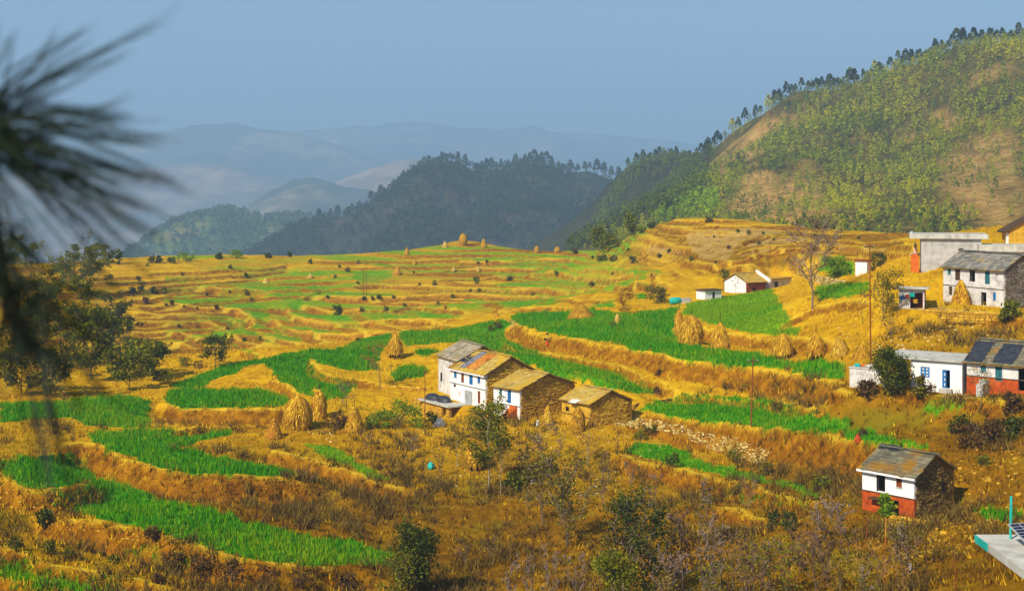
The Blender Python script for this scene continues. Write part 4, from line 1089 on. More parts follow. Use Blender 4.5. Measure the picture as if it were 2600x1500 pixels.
# white hut by the path, outhouse, washing shed
r_, l_, h_, ro_ = flat_house('white_hut', 'narrow white hut with reddish cap beside the upper green field', (2172,226), (2201,225), (HZ-706)/FPX*225.5, (HZ-664)/FPX*225.5, 1.8, 'white', [], slab=0.28, over=0.18, roofm='redwood', cat='hut')
zN = (HZ-937)/FPX*149
rN, lN, hN, roN = flat_house('outhouse', 'low pale outhouse with cluttered flat roof left of the round green tree', (2157,150), (2236,148), zN-2.0, zN, 2.6, 'greywash', [], slab=0.12, over=0.1, cat='outhouse')
for q, (bx, by, sx, sy, sz, mm) in enumerate(((0.6, 0.7, .3, .3, .35, 'teal'), (1.1, 1.3, .5, .4, .3, 'orange'), (2.2, 1.0, .9, .7, .28, 'cloth'), (1.7, 1.9, .6, .5, .18, 'plaster'))):
    bb = MB(); bb.lathe([(0.01, 0), (sx, 0.02), (sx*1.05, sz*0.5), (sx*0.7, sz*0.9), (0.01, sz)], 9, 0.12)
    o = bb.build('sack', M[mm]); o.location = rN.matrix_basis @ Vector((bx, by, hN+0.13))
    tag(o, ['teal sack on the cluttered outhouse roof', 'orange sack on the cluttered outhouse roof', 'large pale sack on the cluttered outhouse roof', 'flat grey bundle on the cluttered outhouse roof'][q], 'sack')
zM = (HZ-733)/FPX*169
rM, lM, hM, roM = flat_house('washing_shed', 'small open shed with flat slab roof and washing hung before it', (2282,169), (2347,168), (HZ-783)/FPX*168.5, zM, 2.2, 'greywash', [(.45,.95,0.0,1.9,'skip')], slab=0.13, overs=(0.7,0.5,0.5,0.2), cat='shed', sidem='redwood')
cols = [('blue', 0.2, 1.15, .55), ('red', 0.75, 1.35, .45), ('teal', 1.25, 1.55, .6), ('white', 0.45, 0.75, .4), ('slate', 1.7, 0.8, .5)]
for q, (cm, cx_, cz_, cw) in enumerate(cols):
    cb = MB(); n = 5; vs = []; fs = []
    for i in range(n+1):
        for j in range(n+1):
            vs.append((cx_+cw*i/n, -0.35+0.05*math.sin(i*2.1+q)+0.02*j, cz_+0.35-0.5*j/n))
    for i in range(n):
        for j in range(n):
            k = i*(n+1)+j; fs.append((k, k+1, k+n+2, k+n+1))
    nv = len(vs); vs += [(x, y+0.015, z) for x, y, z in vs]; fs += [tuple(w+nv for w in f)[::-1] for f in fs]
    o = cb.add(vs, fs).build('hung_cloth', M[{'slate': 'mud'}.get(cm, cm)])
    o.matrix_world = rM.matrix_basis.copy()
    tag(o, f"{ {'blue':'blue','red':'red','teal':'turquoise','white':'white','slate':'yellow'}[cm]} cloth hung out to dry before the washing shed", 'cloth')
ln = MB().tube([(-0.4, -0.33, 1.95), (1.3, -0.33, 1.88), (lM+0.3, -0.33, 1.95)], 0.015, 4).build('clothes_line', M['wood'], rM)

# second wing of the far farmhouse and the small things beside it
zk = (HZ-708)/FPX*268
rK2, lK2, hK2, _ = flat_house('farm_annex', 'pale annex with low orange roof right of the small far farmhouse', (1952,266), (2010,272), zk-2.0, zk, 4.0, 'greywash', [(.25,.4,0,1.5,'dark')], slab=0.2, over=0.4, roofm='mud')
zk3 = (HZ-738)/FPX*252
rK3, lK3, _, _ = flat_house('white_shed', 'tiny white shed with plank roof left of the small far farmhouse', (1790,252), (1832,254), zk3-1.6, zk3, 2.2, 'white', [(.45,.6,0,1.3,'dark')], slab=0.12, over=0.35, roofm='wood', cat='shed')
p = hit(1716, 772); tk = empty('water_tank', p, R(20)); tag(tk, 'turquoise water tank with white end lying at the field edge', 'tank')
MB().tube([(-1.1, 0, .6), (-.95, 0, .6), (0.7, 0, .6), (0.85, 0, .6)], [0.45, 0.62, 0.62, 0.45], 14).build('tank_body', M['teal'], tk, True)
MB().box(0.9, 2.8, -0.45, 0.5, -0.2, 1.05).build('tank_plinth', M['concrete'], tk)

# solar-panelled roof corner, near right
rO = empty('solar_roof_house', wp(2477, 1356, 38.6), 0.0); tag(rO, 'near concrete house corner with turquoise slab edge and solar panel', 'house')
MB().box(0.0, 6.0, -8.0, 0.0, -0.22, 0.0).build('roof_slab', M['concrete'], rO)
MB().box(-0.02, -0.004, -1.0, 0.016, -0.215, -0.005).build('painted_slab_end', M['teal'], rO)
MB().box(-0.004, 0.33, 0.003, 0.02, -0.215, -0.005).build('painted_slab_edge', M['teal'], rO)
MB().box(0.55, 5.6, -8.0, -2.3, -5.5, -0.224).build('wall', M['white'], rO)
MB().tube([(0.78, -0.5, 0.0), (0.80, -0.5, 1.16)], 0.035, 8).build('upright_pipe', M['teal'], rO)
sp = link(bpy.data.objects.new('solar_panel', None), rO); sp.location = (0.80, -1.9, 0.10); sp.rotation_euler = (R(24), 0, R(18))
MB().box(0, 1.9, 0, 1.0, 0, 0.03).build('panel_backing', M['metal'], sp)
mcell = noise_mat('solar_cell', [(0.3, (0.01,0.012,0.03)), (0.7, (0.02,0.025,0.06))], 4, 2, 0.2, 0.0, spec=0.6)
for i in range(6):
    for j in range(8):
        MB().box(0.03+i*0.31, 0.31+i*0.31, 0.02+j*0.122, 0.115+j*0.122, 0.032, 0.038).build('solar_cell', mcell, sp)

# cellar terrace in front of the two-storey house
cA = HS['A']
rc = empty('cellar_terrace', (cA['x'], cA['y'], cA['bz']), cA['rz']); tag(rc, 'stone cellar with concrete slab top in front of the two-storey white house', 'terrace')
MB().box(-2.6, 5.6, -2.9, 0.33, -0.16, 0.02).build('slab', M['concrete'], rc)
cw = wall_front(MB(), -2.2, 5.2, -2.6, -0.162, -2.5, [(3.3, 4.2, -2.4, -0.5)], 0.3); cw = cw.build('cellar_wall', M['mortar'], rc)
mb = MB(); rs = random.Random(44)
stones(mb, lambda x, z: -2.2 < x < 5.2 and z < -0.2 and not (3.2 < x < 4.3 and -2.45 < z < -0.45), -2.2, 5.2, -2.6, -0.2, lambda x, z, e: (x, -2.5-e, z), rs)
o = mb.build('stonework', M['stone'], cw); o['kind'] = 'stuff'
MB().box(-2.2, -1.95, -2.2, 0.3, -2.6, -0.162).build('cellar_end_wall', M['mortar'], rc)
for k, (x, y, s) in enumerate(((-0.9, -1.5, 1.25), (1.6, -1.3, 1.15))):
    mb = MB(); mb.lathe([(1.0*s, 0.0), (0.98*s, 0.25), (0.85*s, 0.52), (0.55*s, 0.72), (0.02, 0.76)], 14, 0.05)
    o = mb.build('black_tarpaulin_heap', M['plastic'], None, True); o.location = rc.matrix_basis @ Vector((x, y, 0.02)); o.scale = (1.2, 0.7, 1)
    o.rotation_euler = (0, 0, cA['rz'])
    tag(o, ['left black tarpaulin heap on the cellar slab', 'black tarpaulin heap right below the house wall on the cellar slab'][k], 'heap')
# ochre block wall and a broken wall left of the old house
def stone_wall(name, label, p0, p1, hgt, th, mat, seed, cat='wall'):
    a, b = Vector(p0), Vector(p1); L = (b-a).to_2d().length; rz = math.atan2(b.y-a.y, b.x-a.x)
    r = empty(name, (a.x, a.y, min(a.z, b.z)-0.3), rz); tag(r, label, cat)
    rnd = random.Random(seed); dz = abs(a.z-b.z)
    MB().box(0, L, 0.06, th-0.06, -0.8, hgt*0.8+dz*0.5).build('core', M['mortar'], r)
    mb = MB(); stones(mb, lambda x, z: 0 <= x <= L and z < hgt+dz*0.5+0.15*math.sin(x*1.3+seed), -0.1, L, -0.6, hgt+dz+0.4, lambda x, z, e: (x, 0.06-e*1.6, z), rnd, 0.16, 0.34)
    stones(mb, lambda x, z: 0 <= x <= L and 0 < z < th, 0, L, 0, th, lambda x, z, e: (x, z, hgt*0.8+dz*0.5+e*1.5), rnd, 0.16, 0.34)
    o = mb.build('stonework', M[mat], r); o['kind'] = 'stuff'
    return r
stone_wall('ruined_wall', 'broken yellow stone wall left of the old grey-roofed house', hit(1046, 1030), hit(1100, 1040), 1.6, 0.7, 'stone', 61)
stone_wall('dry_stone_wall', 'low dry stone wall left of the village houses under the bare tree', hit(963, 986), hit(1078, 993), 0.8, 0.6, 'stone', 62)
stone_wall('dry_stone_wall', 'pale dry stone wall above the upper green field by the white hut', hit(2068, 716), hit(2172, 712), 0.7, 0.6, 'rubble', 63)
stone_wall('dry_stone_wall', 'courtyard stone wall below the long weathered house', hit(2330, 790), hit(2540, 803), 0.6, 0.6, 'stone', 64)
stone_wall('dry_stone_wall', 'low stone wall at the foot of the red-based cottage', hit(2255, 1330), hit(2365, 1340), 0.9, 0.8, 'stone', 65)
stone_wall('dry_stone_wall', 'dark stone wall running right from the mud-walled shed', hit(1612, 1042), hit(1712, 1005), 0.5, 0.5, 'darkstone', 66)

# grey tent-like sheet beside the cellar, small turquoise bag
p = hit(1115, 1083); o = MB().add([(-0.9,0,0),(0.9,0,0),(0.7,1.2,0),(-0.7,1.2,0),(-0.2,.5,1.0),(0.3,.6,0.95)], [(0,1,5,4),(1,2,5),(2,3,4,5),(3,0,4),(3,2,1,0)]).build('tent_sheet', M['greyplastic']); o.location = p
tag(o, 'small grey sheet pitched like a tent below the cellar', 'sheet')
p = hit(1094, 1190); o = MB().lathe([(0.02,0),(0.3,0.04),(0.38,0.3),(0.25,0.6),(0.06,0.75)], 10, 0.12).build('cloth_bag', M['teal']); o.location = p
tag(o, 'turquoise bag lying on the dry slope below the houses', 'bag')
p = hit(2178, 1124); o = MB().lathe([(0.02,0),(0.28,0.02),(0.34,0.3),(0.26,0.55),(0.16,0.65),(0.17,0.8),(0.02,0.9)], 10, 0.06).build('cloth_bundle', M['red']); o.location = p
tag(o, 'dark red cloth bundle at the edge of the green strip above the cottage', 'bundle')
for k, (a, b, s) in enumerate(((1365, 1092, .9), (2310, 1462, 0.7), (1352, 1240, .8))):
    p = hit(a, b); pr = empty('cloth_on_post', p); tag(pr, ['white cloth hung on a post among the bare trees right of the shed', 'white cloth on a post at the bottom right', 'pale rag on a post on the slope below the trees'][k], 'cloth')
    MB().tube([(0,0,-.2),(0.03,0,1.5*s+.4)], 0.04, 6).build('post', M['wood'], pr)
    mb = MB(); mb.lathe([(0.02, 1.35*s), (0.10, 1.28*s), (0.13, 1.0*s), (0.17, 0.62*s), (0.04, 0.58*s)], 9, 0.28); mb.build('cloth', M['cloth'], pr)

# ------------------------------------------------------------------ poles
def pole(px, py, top, label, lean=0.0, arm=True, rad=0.09, name='utility_pole', mat='redwood'):
    p = hit(px, py); H = (py-top)/FPX*p.y
    r = empty(name, p); tag(r, label, 'pole', )
    MB().tube([(0,0,-0.5),(lean*H*0.5,0,H*0.5),(lean*H,0,H)], [rad, rad*0.85, rad*0.65], 8).build('shaft', M[mat], r)
    if arm:
        a = MB().box(lean*H-0.6, lean*H+0.6, -0.05, 0.05, H-0.55, H-0.45).build('crossarm', M['wood'], r)
        for x in (-.5, 0.5):
            MB().tube([(lean*H+x,0,H-.45),(lean*H+x,0,H-.28)], 0.04, 6).build('insulator', M['concrete'], a)
    return r
pole(2211, 926, 615, 'tall thin brown power pole beside the outhouse roof', -0.01)
pole(1907, 1082, 905, 'power pole at the edge of the green field above the rubble slope', 0.03)
pole(1079, 1078, 925, 'thin rusty pole left of the two-storey white house', 0.0, False, 0.06)
pole(923, 749, 684, 'left pole of the pair on the far terraces', 0, False, 0.10)
pole(930, 750, 686, 'right pole of the pair on the far terraces', 0, False, 0.10)
pole(1655, 742, 697, 'thin far pole above the orange tree', 0, True, 0.08)
pole(1955, 655, 610, 'far pole on the terraced knoll', 0, True, 0.08)
pole(2246, 1500, 1312, 'rusty iron post at the bottom right before the cottage', 0.02, False, 0.06, 'iron_post', 'rust')
pole(2200, 1392, 1312, 'short wooden post left of the cottage steps', 0.0, False, 0.05, 'wooden_post')
pole(2352, 1500, 1372, 'dark wooden post under the stone wall of the cottage', 0.0, False, 0.05, 'wooden_post', 'wood')
pole(2428, 1500, 1400, 'thin leaning stick at the bottom right corner', -0.06, False, 0.035, 'wooden_post')

# ------------------------------------------------------------------ haystacks
def straw_strands(n, prof, rnd, ln=(0.35, 0.8), wd=0.03, out=0.05, fringe=0.25):
    """strands lying down the slope of a stack, plus a ragged fringe"""
    zs = [z for r, z in prof]; rs = [r for r, z in prof]
    z0, z1 = min(zs), max(zs)
    co, tr = [], []
    order = sorted(prof, key=lambda q: q[1])
    for k in range(n):
        z = z0 + (z1-z0)*rnd.random()**1.2
        t = rnd.uniform(0, 2*math.pi)
        r = np.interp(z, [q[1] for q in order], [q[0] for q in order])
        l = rnd.uniform(*ln); zb = z-l*rnd.uniform(0.6, 1.0)
        r2 = np.interp(max(zb, z0), [q[1] for q in order], [q[0] for q in order]) + out + rnd.uniform(0, fringe*0.5)
        t2 = t+rnd.uniform(-.15, .15)/max(r, 0.4)
        a = Vector((r*math.cos(t), r*math.sin(t), z)); b = Vector((r2*math.cos(t2), r2*math.sin(t2), zb))
        s = Vector((-math.sin(t), math.cos(t), 0))*wd*rnd.uniform(.7, 1.6)
        i = len(co); co += [a-s, a+s, b]; tr.append((i, i+1, i+2))
    return co, tr
def haystack(px, py, hp, wpx, label, style='cone', core='strawcore', n=260, seed=0, pole_up=0.35, legs=False, group=None, tilt=0.0, p=None):
    p = p or hit(px, py); H = hp/FPX*p.y; r = wpx/2/FPX*p.y*0.92
    rnd = random.Random(seed+900)
    root = empty('haystack', p, rnd.uniform(0, 6)); tag(root, label, 'haystack', group)
    z0 = 0.22*H if legs else -0.1
    if style == 'cone': prof = [(r*.9, z0), (r*1.0, z0+H*.12), (r*.86, z0+(H-z0)*.35), (r*.6, z0+(H-z0)*.62), (r*.28, z0+(H-z0)*.87), (0.03, H)]
    elif style == 'dome': prof = [(r*.72, z0), (r*.95, z0+H*.15), (r*1.0, z0+(H-z0)*.4), (r*.85, z0+(H-z0)*.68), (r*.45, z0+(H-z0)*.9), (0.03, H)]
    elif style == 'tall': prof = [(r*.85, z0), (r*.95, z0+H*.2), (r*1.0, z0+(H-z0)*.5), (r*.75, z0+(H-z0)*.75), (r*.35, z0+(H-z0)*.92), (0.03, H)]
    else: prof = [(r*1.0, z0), (r*.8, z0+H*.3), (r*.55, z0+H*.6), (r*.3, z0+H*.85), (0.03, H)]
    zz = np.linspace(prof[0][1], prof[-1][1], 11); rr_ = np.interp(zz, [q[1] for q in prof], [q[0] for q in prof])
    m = MB(); m.lathe([(float(a), float(b)) for a, b in zip(rr_, zz)], 18, 0.09, rnd); m.f.append(tuple(range(18))[::-1])
    m.build('straw_body', M[core], root, True)
    co, tr = straw_strands(int(n*1.8), prof, rnd, (0.10*H, 0.30*H), 0.014*H+0.018, 0.07, 0.40*r)
    me = mesh_np('loose_straw', np.array([tuple(c) for c in co]), tris=np.array(tr), mat=M['straw'])
    o = link(bpy.data.objects.new('loose_straw', me), root); o['kind'] = 'stuff'
    if pole_up: MB().tube([(0,0,H*0.8),(0.03,0,H*(1+pole_up*0.5))], 0.05, 5).build('centre_pole', M['wood'], root)
    if legs:
        for k in range(4):
            t = k*math.pi/2+.4
            MB().tube([(r*.6*math.cos(t), r*.6*math.sin(t), -0.3), (r*.5*math.cos(t), r*.5*math.sin(t), z0+0.2)], 0.07, 5).build('leg', M['darkwood'], root)
    if tilt: root.rotation_euler = (0, tilt, 0)
    return root
haystack(1755, 876, 78, 66, 'largest golden haystack at the left end of the field-edge row', 'dome', n=420, seed=1)
haystack(1724, 850, 66, 24, 'thin spiky straw stack left of the largest field-edge haystack', 'tall', n=160, seed=2, pole_up=.6)
haystack(1828, 886, 70, 56, 'pointed golden haystack second from left in the field-edge row', 'cone', n=360, seed=3, pole_up=.7)
haystack(1987, 908, 62, 60, 'broad yellow haystack on legs, third in the field-edge row', 'cone', n=360, seed=4, legs=True)
haystack(2072, 912, 68, 54, 'reddish haystack raised on legs with dark space beneath, in the field-edge row', 'cone', 'strawred', n=320, seed=5, legs=True, pole_up=.6)
haystack(2133, 902, 50, 50, 'pale cone of straw right of the reddish haystack', 'cone', 'strawpale', n=300, seed=6)
haystack(2188, 908, 42, 52, 'low straw heap beside the tall power pole', 'pile', n=260, seed=7, pole_up=0)
haystack(1475, 806, 34, 78, 'straw spread around a bush in the green field', 'pile', n=420, seed=8, pole_up=0)
haystack(1003, 908, 62, 46, 'tall pointed haystack raised in a bare tree above the wheat', 'cone', n=300, seed=9, legs=True)
haystack(810, 1064, 76, 42, 'upright orange haystack beside the wide golden one', 'tall', 'strawred', n=300, seed=10)
haystack(757, 1088, 86, 78, 'wide golden haystack at the end of the left green field', 'dome', n=460, seed=11, pole_up=0)
haystack(900, 1092, 62, 58, 'leaning straw heap left of the bright green bush', 'pile', n=280, seed=12, pole_up=.5)
haystack(695, 1110, 48, 52, 'dark brown earth-covered straw pyramid left of the wide haystack', 'pile', 'strawred', n=60, seed=13, pole_up=0)
haystack(1207, 1192, 72, 52, 'orange haystack raised above a dark gap beside the leafy tree', 'dome', 'strawred', n=320, seed=14, legs=True, pole_up=0)
haystack(1391, 1078, 50, 32, 'small pointed yellow haystack against the stone gable', 'cone', 'strawpale', n=200, seed=15)
haystack(1468, 1096, 66, 38, 'straw stacked against the mud-walled shed front', 'tall', n=240, seed=16, pole_up=0)
pc = rootG.matrix_basis @ Vector((5.0, -1.0, 0.0))
haystack(0, 0, 64, 56, 'orange straw heap leaning before the doorway of the long weathered house', 'pile', 'strawred', n=360, seed=17, pole_up=0, p=pc)
for k, (a, b, c, d, st_, lab) in enumerate(((1033,647,20,15,'cone','far haystack on the skyline left of the knob'), (1130,629,17,17,'cone','far pale haystack on the left slope of the knob'), (1176,622,30,24,'dome','far round haystack in a tree on top of the knob'),
        (1228,629,24,19,'cone','far haystack on the right side of the knob'), (1363,642,18,15,'dome','far skyline haystack right of the knob'), (1415,641,15,18,'dome','low far haystack at the skyline before the ridge trees'),
        (1008,697,22,24,'cone','far haystack with straw heap below the skyline left'), (1052,672,13,15,'cone','small far haystack under the left skyline'), (1152,688,13,13,'cone','left one of two small haystacks on the far golden field'),
        (1214,689,14,14,'cone','right one of two small haystacks on the far golden field'), (1262,804,13,16,'pile','little straw heap left of the big green field'), (675,718,13,22,'pile','pale straw heap on the far left terraces'),
        (788,706,13,16,'cone','small pale haystack on the far left terraces'), (1638,652,14,16,'cone','small haystack at the foot of the knoll'), (1568,822,26,16,'tall','little yellow straw figure standing in the big green field'))):
    haystack(a, b, c, d, lab, st_, 'strawpale' if k in (1, 8, 9, 11, 12, 14) else 'strawcore', n=70, seed=30+k, pole_up=.2)

# ------------------------------------------------------------------ people: one skinned body each, clothes as children
def skin_body(name, joints, edges, rad, mat):
    me = bpy.data.meshes.new(name); me.from_pydata(joints, edges, []); me.update()
    o = bpy.data.objects.new(name, me); COL.objects.link(o)
    md = o.modifiers.new('skin', 'SKIN'); md.use_smooth_shade = True
    for v, r in zip(me.skin_vertices[0].data, rad): v.radius = (r, r)
    me.skin_vertices[0].data[0].use_root = True
    sd = o.modifiers.new('sub', 'SUBSURF'); sd.levels = 1; sd.render_levels = 1
    dg = bpy.context.evaluated_depsgraph_get()
    nm = bpy.data.meshes.new_from_object(o.evaluated_get(dg)); nm.name = name
    bpy.data.objects.remove(o)
    nm.materials.clear(); nm.materials.append(mat)
    for p_ in nm.polygons: p_.use_smooth = True
    return nm
M['skin'] = noise_mat('skin', [(0.3, (0.17,0.08,0.04)), (0.7, (0.24,0.12,0.06))], 5, 2, 0.6, 0.0)
M['hair'] = noise_mat('black_hair', [(0.3, (0.008,0.007,0.006)), (0.7, (0.02,0.016,0.014))], 8, 2, 0.6, 0.0)
M['scarf'] = noise_mat('yellow_scarf', [(0.3, (0.45,0.46,0.06)), (0.7, (0.65,0.62,0.12))], 5, 2, 0.9, 0.0)
M['skirt'] = noise_mat('red_skirt', [(0.3, (0.42,0.045,0.01)), (0.7, (0.58,0.09,0.015))], 5, 3, 0.9, 0.3)
M['pink'] = noise_mat('pink_tunic', [(0.3, (0.55,0.25,0.22)), (0.7, (0.72,0.42,0.38))], 5, 3, 0.9, 0.3)
M['whitecloth'] = noise_mat('white_shawl', [(0.3, (0.6,0.58,0.55)), (0.7, (0.8,0.78,0.76))], 5, 3, 0.9, 0.3)
def person(loc, rz, label, top, low, head, H=1.58, arm_up=False):
    s = H/1.7
    J = [(0,0,.92),(0,0,1.12),(0,-.01,1.38),(0,-.01,1.47),(0,-.02,1.58),(0,-.02,1.68),
         (-.19,0,1.38),(-.27,-.02,1.12),(-.22,-.20,.98),(-.20,-.27,.95),
         (.19,0,1.38),(.26,-.03,1.12),(.24,-.14,.92),(.24,-.18,.86),
         (-.10,.0,.86),(-.11,-.06,.48),(-.11,.04,.08),(-.11,-.10,.03),
         (.10,.0,.86),(.11,.08,.48),(.11,.16,.10),(.11,.04,.03)]
    E = [(0,1),(1,2),(2,3),(3,4),(4,5),(2,6),(6,7),(7,8),(8,9),(2,10),(10,11),(11,12),(12,13),(0,14),(14,15),(15,16),(16,17),(0,18),(18,19),(19,20),(20,21)]
    rad = [.14,.13,.15,.055,.10,.075,.065,.05,.04,.035,.065,.05,.04,.035,.09,.065,.045,.04,.09,.065,.045,.04]
    r = empty('person', loc, rz); tag(r, label, 'person'); r.scale = (s, s, s)
    b = link(bpy.data.objects.new('body', skin_body('body', J, E, rad, M['skin'])), r)
    MB().lathe([(.13, 1.02), (.17, 1.12), (.19, 1.3), (.20, 1.4), (.08, 1.46)], 12, 0.03).build('tunic', M[top], r, True)
    MB().lathe([(.31, .12), (.30, .2), (.25, .55), (.19, .9), (.15, 1.05)], 14, 0.05).build('skirt', M[low], r, True)
    MB().lathe([(.13, 1.50), (.125, 1.6), (.12, 1.7), (.07, 1.77), (.01, 1.79)], 10, 0.03, centre=(0, 0.02)).build('headscarf', M[head], r, True)
    for q in ((-.035, -.118, 1.60), (.035, -.118, 1.60)):
        MB().tube([q, (q[0], q[1]-.012, q[2])], 0.012, 6).build('eye', M['hair'], r)
    return r
pl_ = hit(1390, 878)
pr = person(pl_, R(-70), 'person in red skirt and yellow scarf carrying a bundle on the field path', 'mud', 'skirt', 'scarf')
lb = MB().lathe([(0.02,0),(.16,.02),(.2,.14),(.14,.26),(.02,.3)], 10, .1).build('carried_bundle', M['hair']); lb.location = pl_ + Vector((-0.02, 0, 1.66)); tag(lb, 'dark bundle carried on the head of the person on the path', 'bundle')
lb = MB().lathe([(0.02,0),(.2,.02),(.24,.16),(.16,.32),(.02,.36)], 10, .1).build('carried_bag', M['darkwood']); lb.location = pl_ + Vector((-0.38, -0.12, 0.86)); tag(lb, 'dark bag held at the side of the person on the path', 'bag')
ps = rootH.matrix_basis @ Vector((-0.7, 3.9, 2.36))
person(ps, R(20), 'person in pink with white head shawl on the stair landing of the plastered house', 'pink', 'pink', 'whitecloth')
# ------------------------------------------------------------------ crops, dry grass, rubble
M['wheat_deep'] = island_mat('young_wheat', [(0.0, (0.012,0.15,0.002)), (0.5, (0.05,0.30,0.002)), (1.0, (0.17,0.44,0.004))], 0.9, 0.3, 0.0)
M['wheat_light'] = island_mat('yellowing_wheat', [(0.0, (0.08,0.24,0.002)), (0.5, (0.18,0.37,0.003)), (1.0, (0.38,0.46,0.006))], 0.9, 0.3, 0.0)
M['drygrass'] = island_mat('dry_grass_blades', [(0.0, (0.34,0.16,0.004)), (0.5, (0.60,0.34,0.006)), (1.0, (0.80,0.54,0.02))], 0.9, 0.2, 0.0)
M['browngrass'] = island_mat('brown_grass_blades', [(0.0, (0.07,0.035,0.004)), (0.5, (0.19,0.095,0.003)), (1.0, (0.38,0.21,0.008))], 0.9, 0.2, 0.0)
M['scrub'] = island_mat('dry_scrub_twigs', [(0.0, (0.035,0.022,0.008)), (0.5, (0.12,0.07,0.012)), (1.0, (0.22,0.15,0.02))], 0.95)
def blades(x, y, z, hgt, wid, nb, spread, lean):
    n = len(x)
    X = np.repeat(x, nb); Y = np.repeat(y, nb); Z = np.repeat(z, nb); Hh = np.repeat(hgt, nb)*nrg.uniform(.65, 1.25, n*nb)
    X = X + nrg.normal(0, spread, n*nb); Y = Y + nrg.normal(0, spread, n*nb)
    a = nrg.uniform(0, 2*np.pi, n*nb); w = wid*nrg.uniform(.6, 1.4, n*nb)
    la = nrg.uniform(0, 2*np.pi, n*nb); ll = Hh*lean*nrg.uniform(.2, 1.2, n*nb)
    p0 = np.stack([X-np.cos(a)*w, Y-np.sin(a)*w, Z-0.06], 1); p1 = np.stack([X+np.cos(a)*w, Y+np.sin(a)*w, Z-0.06], 1)
    p2 = np.stack([X+np.cos(la)*ll, Y+np.sin(la)*ll, Z+Hh], 1)
    co = np.stack([p0, p1, p2], 1).reshape(-1, 3)
    return co, np.arange(len(co)).reshape(-1, 3)
def sample_poly(poly, dens, cap):
    a = np.array(poly); x0, y0 = a.min(0); x1, y1 = a.max(0)
    n = int(min((x1-x0)*(y1-y0)*dens, cap*4))
    x = nrg.uniform(x0, x1, n); y = nrg.uniform(y0, y1, n)
    jx = x + (fbm(x*0.6, y*0.6, 3)-0.5)*1.6; jy = y + (fbm(x*0.6+31, y*0.6+7, 3)-0.5)*2.2
    m = inpoly(poly, jx, jy); x, y = x[m], y[m]
    return x[:cap], y[:cap]
FNAME = ['big deep green wheat field before the far farmhouse', 'yellow-green wheat field beside the big green field', 'small green field under the white hut', 'long wheat strip curving behind the village houses', 'small dark wheat plot left of the village houses', 'tiny wheat plot behind the old house',
         'wheat along the left spur above the valley', 'dark wheat field on the left spur edge', 'wheat field at the left edge', 'wheat strip below the left spur', 'long wheat strip with pointed end on the left', 'wheat plot at far left edge',
         'long wheat field along the dark bank, lower left', 'small pale wheat patch below the dark bank', 'wheat strip in the bottom left corner', 'thin pale grass strip on the slope left of the houses', 'wheat field with the power pole, above the rubble slope', 'grass strip below the rubble slope', 'short grass strip on the lower right slope', 'grass patch before the flat-roofed house', 'dark grass patch near the solar roof']
k = 0
for wpy, hue, hgt in WPOLY:
    if not hgt: continue
    x, y = sample_poly(wpy, 11.0, 9000)
    if len(x) < 5: k += 1; continue
    z = ground_z_np(x, y)
    h = hgt*(0.6+0.8*fbm(x*0.25, y*0.25, 2))
    light = (nrg.random(len(x)) < np.clip(hue*1.1 + 0.12 + (fbm(x*0.12, y*0.12, 2)-0.5)*1.5, 0.05, 0.95))
    for sel, mm in ((~light, 'wheat_deep'), (light, 'wheat_light')):
        if sel.sum() < 3: continue
        co, tr = blades(x[sel], y[sel], z[sel], h[sel], 0.055, 3, 0.12, 0.35)
        o = link(bpy.data.objects.new('wheat_crop', mesh_np('wheat_crop', co, tris=tr, mat=M[mm])))
        tag(o, FNAME[k]+(', paler shoots' if mm == 'wheat_light' else ''), kind='stuff')
    k += 1
# dry grass over everything that is not crop
n = 95000
u = nrg.uniform(-0.40, 0.40, n); Y = 86 + (330-86)*nrg.random(n)**1.15
x = u*Y; z = ground_z_np(x, Y)
def samp(grid):
    j = np.clip(np.rint((u-COLS[0])/(COLS[1]-COLS[0])).astype(int), 0, len(COLS)-1); i = np.clip(np.searchsorted(ROWS, Y), 0, len(ROWS)-1)
    return grid[i, j]
gr = samp(G_GREEN); ri = samp(G_RIS); lp = samp(G_LIP); br = samp(G_BROWN); sd_ = samp(G_SAND)
padm = np.zeros(n, bool)
for (cx_, cy_, c, s, hl, hw, pz, soft) in PADS:
    lx = (x-cx_)*c+(Y-cy_)*s; ly = -(x-cx_)*s+(Y-cy_)*c; padm |= (np.abs(lx) < hl) & (np.abs(ly) < hw)
clump = fbm(x*0.35, Y*0.35, 3)
keep = (gr < 0.4) & (sd_ < 0.5) & ~padm & (nrg.random(n) < 0.34 + 0.5*ri - 0.25*lp - 0.9*np.clip((Y-235)/60, 0, 1) + 1.4*np.clip(clump-0.5, 0, 1))
isb = nrg.random(n) < br*0.9
for sel, mm, nm, lab in ((keep & ~isb, 'drygrass', 'dry_grass', 'golden dry grass on the terraces and banks'), (keep & isb, 'browngrass', 'brown_grass', 'brown dead grass on the lower slopes')):
    hh = (0.20+0.35*clump[sel])*(1+0.4*ri[sel])
    co, tr = blades(x[sel], Y[sel], z[sel], hh, 0.06, 4, 0.16, 0.7)
    tag(link(bpy.data.objects.new(nm, mesh_np(nm, co, tris=tr, mat=M[mm]))), lab, kind='stuff')
